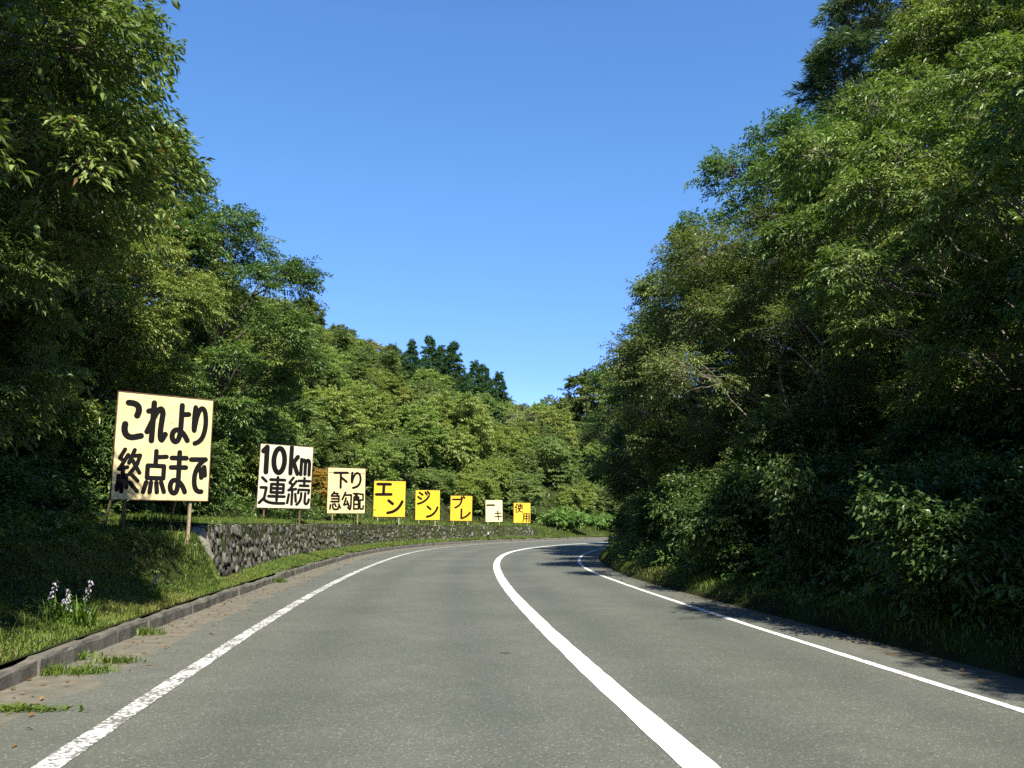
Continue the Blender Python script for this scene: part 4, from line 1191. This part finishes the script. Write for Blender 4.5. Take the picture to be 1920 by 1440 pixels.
for i, (px, py, l, lb) in enumerate([(98, 1264, .10, "low weed tuft with brown leaves beside it, next to the kerb"), (170, 1262, .09, "bright round weed tuft standing alone on the gutter edge"), (140, 1236, .10, "leafy weed against the kerb above the round tuft"),
        (215, 1243, .09, "pale yellow-green weed at the edge of the asphalt"), (276, 1190, .11, "straw coloured weed hugging the kerb"), (30, 1333, .09, "long flat weed mat at the left picture edge"), (522, 1092, .12, "dark small weed at the kerb below the stone wall")]):
    x, y = gpix(px, py)
    t = fan_plant(100 + i, 210, l * .8, .010, 'grass', "weed", lb, "weed", x, y, WG, .004)
    if i == 5: t.scale = (2.0, .8, .7)
rng = np.random.default_rng(8)
# fallen leaves in the gutter and on the right shoulder
n = 420
s = np.concatenate([rng.random(300) * 26, rng.random(120) * 20]); e = np.concatenate([rng.random(300) ** 1.6 * .9, np.zeros(120)])
u = np.where(np.arange(n) < 300, tab(OFF_K, s) + .05 + e, tab(OFF_V, s) - .03 - rng.random(n) ** 1.8 * .6)
x, y = pt(s, u)
P = np.stack([x, y, .012 + 0 * x], 1)
A = unit(np.stack([rng.normal(0, 1, n), rng.normal(0, 1, n), 0 * x], 1))
v, f, tn = leaves(rng, P, A, 1, .06, .03, .02, .02, .0, .25, fold=.15)
v[:, 2] = np.maximum(v[:, 2], .006)
obj("leaf_litter", mesh_np("leaf_litter", v, f, [M['dead_leaf']], tone=tn), kind="stuff").color = (1, 1, 1, 1)

# hosta-like flower spikes on the near grass
FGR = "pale purple flowers on the near left grass"
for i, (px, py, h, lb) in enumerate([(97, 1166, .46, "pale purple flower spike leaning right, leftmost of the near grass flowers"), (118, 1172, .38, "small drooping purple flower just right of the leftmost spike"), (160, 1166, .50, "tallest striped purple flower spike above the bright grass"),
        (130, 1175, .26, "low pale flower spike between the taller two"), (293, 1128, .36, "pale flower spike near the end of the wall"), (150, 1180, .22, "lowest pale flower at the edge of the bright grass")]):
    d = 9.2 if px < 200 else 12.2
    s_, u_ = su(px_x(px, d, .7), d)
    x = px_x(px, d, .7); y = d
    z = float(ground(x, y)[0][0])
    t = thing("flower", lb, "flower", (x, y, z), 0, FGR)
    rg = np.random.default_rng(300 + i)
    ln = rg.normal(.06, .05)
    g = Geo(); pth = np.array([(0, 0, -.03), (ln * .2, 0, h * .4), (ln * .6, .01, h * .75), (ln, .01, h)]); g.tube(pth, [.005, .004, .003, .002], 5)
    obj("stem", g.mesh("stem", [M['grass']]), t)
    k = 9
    tt = np.linspace(.62, 1.0, k)
    PP = np.stack([np.interp(tt, [0, .4, .75, 1], pth[:, j]) for j in range(3)], 1)
    AA = unit(rg.normal(0, 1, (k, 3)) * np.array([1, 1, .2]))
    v, f, tn = leaves(rg, PP, AA, 3, .030, .016, .02, .02, .9, .6)
    obj("blossom", mesh_np("blossom", v, f, [M['flower']], tone=tn), t).color = (1, 1, 1, 1)
    v, f = blades(rg, rg.normal(0, 1, (26, 3)) * np.array([.05, .05, 0]), np.full(26, .30), .022, 1.0)
    obj("leaf_tuft", mesh_np("leaf_tuft", v, f, [M['grass']], tone=np.repeat(.2 + .5 * rg.random(26), 3)), t).color = (.9, 1, .9, 1)

# ferns on the right verge
def fern(x, y, label, sc, seed):
    rg = np.random.default_rng(seed)
    t = thing("fern", label, "fern", (x, y, float(ground(x, y)[0][0])), 0, "ferns at the foot of the right bank")
    for k in range(9):
        a = rg.random() * 6.28; l = sc * (.7 + .5 * rg.random())
        d = np.array([math.cos(a), math.sin(a), 0])
        q = np.array([d * l * g + np.array([0, 0, l * (.9 * g - 1.0 * g * g)]) for g in np.linspace(0, 1, 14)])
        P = q[1:]; A = unit(np.gradient(q, axis=0)[1:]); A2 = np.repeat(A, 2, 0); P2 = np.repeat(P, 2, 0)
        sd = unit(np.cross(A, np.array([0, 0, 1.0])))
        dirs = np.stack([A * .45 + sd, A * .45 - sd], 1).reshape(-1, 3)
        ln = np.repeat(.30 * l * np.sin(np.linspace(.25, 1, 13) * math.pi) + .02, 2)[:, None]
        dirs = unit(dirs)
        nn = unit(np.cross(A2, dirs)); side = unit(np.cross(dirs, nn))
        tip = P2 + dirs * ln - np.array([0, 0, .12]) * ln; mid = P2 + dirs * ln * .4
        v = np.stack([P2, mid + side * .018, tip, mid - side * .018], 1).reshape(-1, 3)
        b = np.arange(len(P2))[:, None] * 4
        f = np.concatenate([b + [0, 1, 2], b + [0, 2, 3]], 1).reshape(-1, 3)
        obj("frond", mesh_np("frond", v, f, [M['grass']], tone=np.full(len(f), .4 + .4 * rg.random())), t).color = (1, 1, .9, 1)
xx, yy = gpix(1440, 1138); fern(float(xx) + .25, float(yy), "sunlit fern at the foot of the right bank beside the road", .42, 1)
xx, yy = gpix(1700, 1205); fern(float(xx) + .35, float(yy), "shaded fern on the right bank nearer the picture edge", .38, 2)

# a bare, bleached bush on the slope above the last boards, and bare branches left
def bare(x, y, label, H, R, seed, n=26):
    rg = np.random.default_rng(seed)
    z = float(ground(x, y)[0][0])
    t = thing("bare_shrub", label, "shrub", (x, y, z), 0)
    g = Geo()
    for k in range(n):
        e = np.array([rg.normal(0, R * .5), rg.normal(0, R * .5), H * (.5 + .5 * rg.random())])
        q = curve_pts((0, 0, -.2), e, rg, .12, 6, .12)
        g.tube(q, .035 * (1 - .85 * np.linspace(0, 1, 6)), 4)
        for _ in range(4):
            b = q[2 + rg.integers(0, 4)]
            g.tube(curve_pts(b, b + rg.normal(0, .3 * R, 3) + np.array([0, 0, .2 * H]), rg, .05, 4, .1), [.014, .011, .008, .003], 3)
    obj("branch", g.mesh("branch", [M['bark_pale']]), t)
bare((985 - 960) / F_PX * 86, 86, "bleached leafless bush on the slope right of the last board", 4.5, 3.0, 4, 34)
bare(-8.7, 13.0, "bare grey twigs poking out under the corner tree left of the cream board", 5.2, 2.2, 5, 14)
plant('ragged', "hillside_tree", "rust coloured bush just right of the 10km board", "tree", (612 - 960) / F_PX * 42, 43.5, .48, 1.0, (1.7, .88, .7), "trees on the hillside", .9)
# dead twig lying on the road
x, y = gpix(949, 1226)
t = thing("twig", "short dark twig lying alone on the asphalt of the left lane", "twig", (x, y, .004))
g = Geo(); g.tube([(-.06, .01, .008), (0, 0, .010), (.05, -.015, .008)], [.006, .007, .004], 6); g.tube([(0, 0, .010), (.02, .025, .012)], [.004, .002], 5)
obj("stick", g.mesh("stick", [M['bark']]), t)
# marker stub by the kerb far along the wall
s_ = 50.0; x, y = pt(s_, float(tab(OFF_K, s_)) - .35)
t = thing("marker_post", "tiny dark marker post with a white top by the kerb far along the wall", "post", (float(x), float(y), .2))
g = Geo(); g.tube([(0, 0, -.1), (0, 0, .32)], .05, 8); obj("post", g.mesh("post", [M['ink']]), t)
g = Geo(); g.tube([(0, 0, .32), (0, 0, .44)], .052, 8); obj("post_cap", g.mesh("post_cap", [M['paint']]), t)
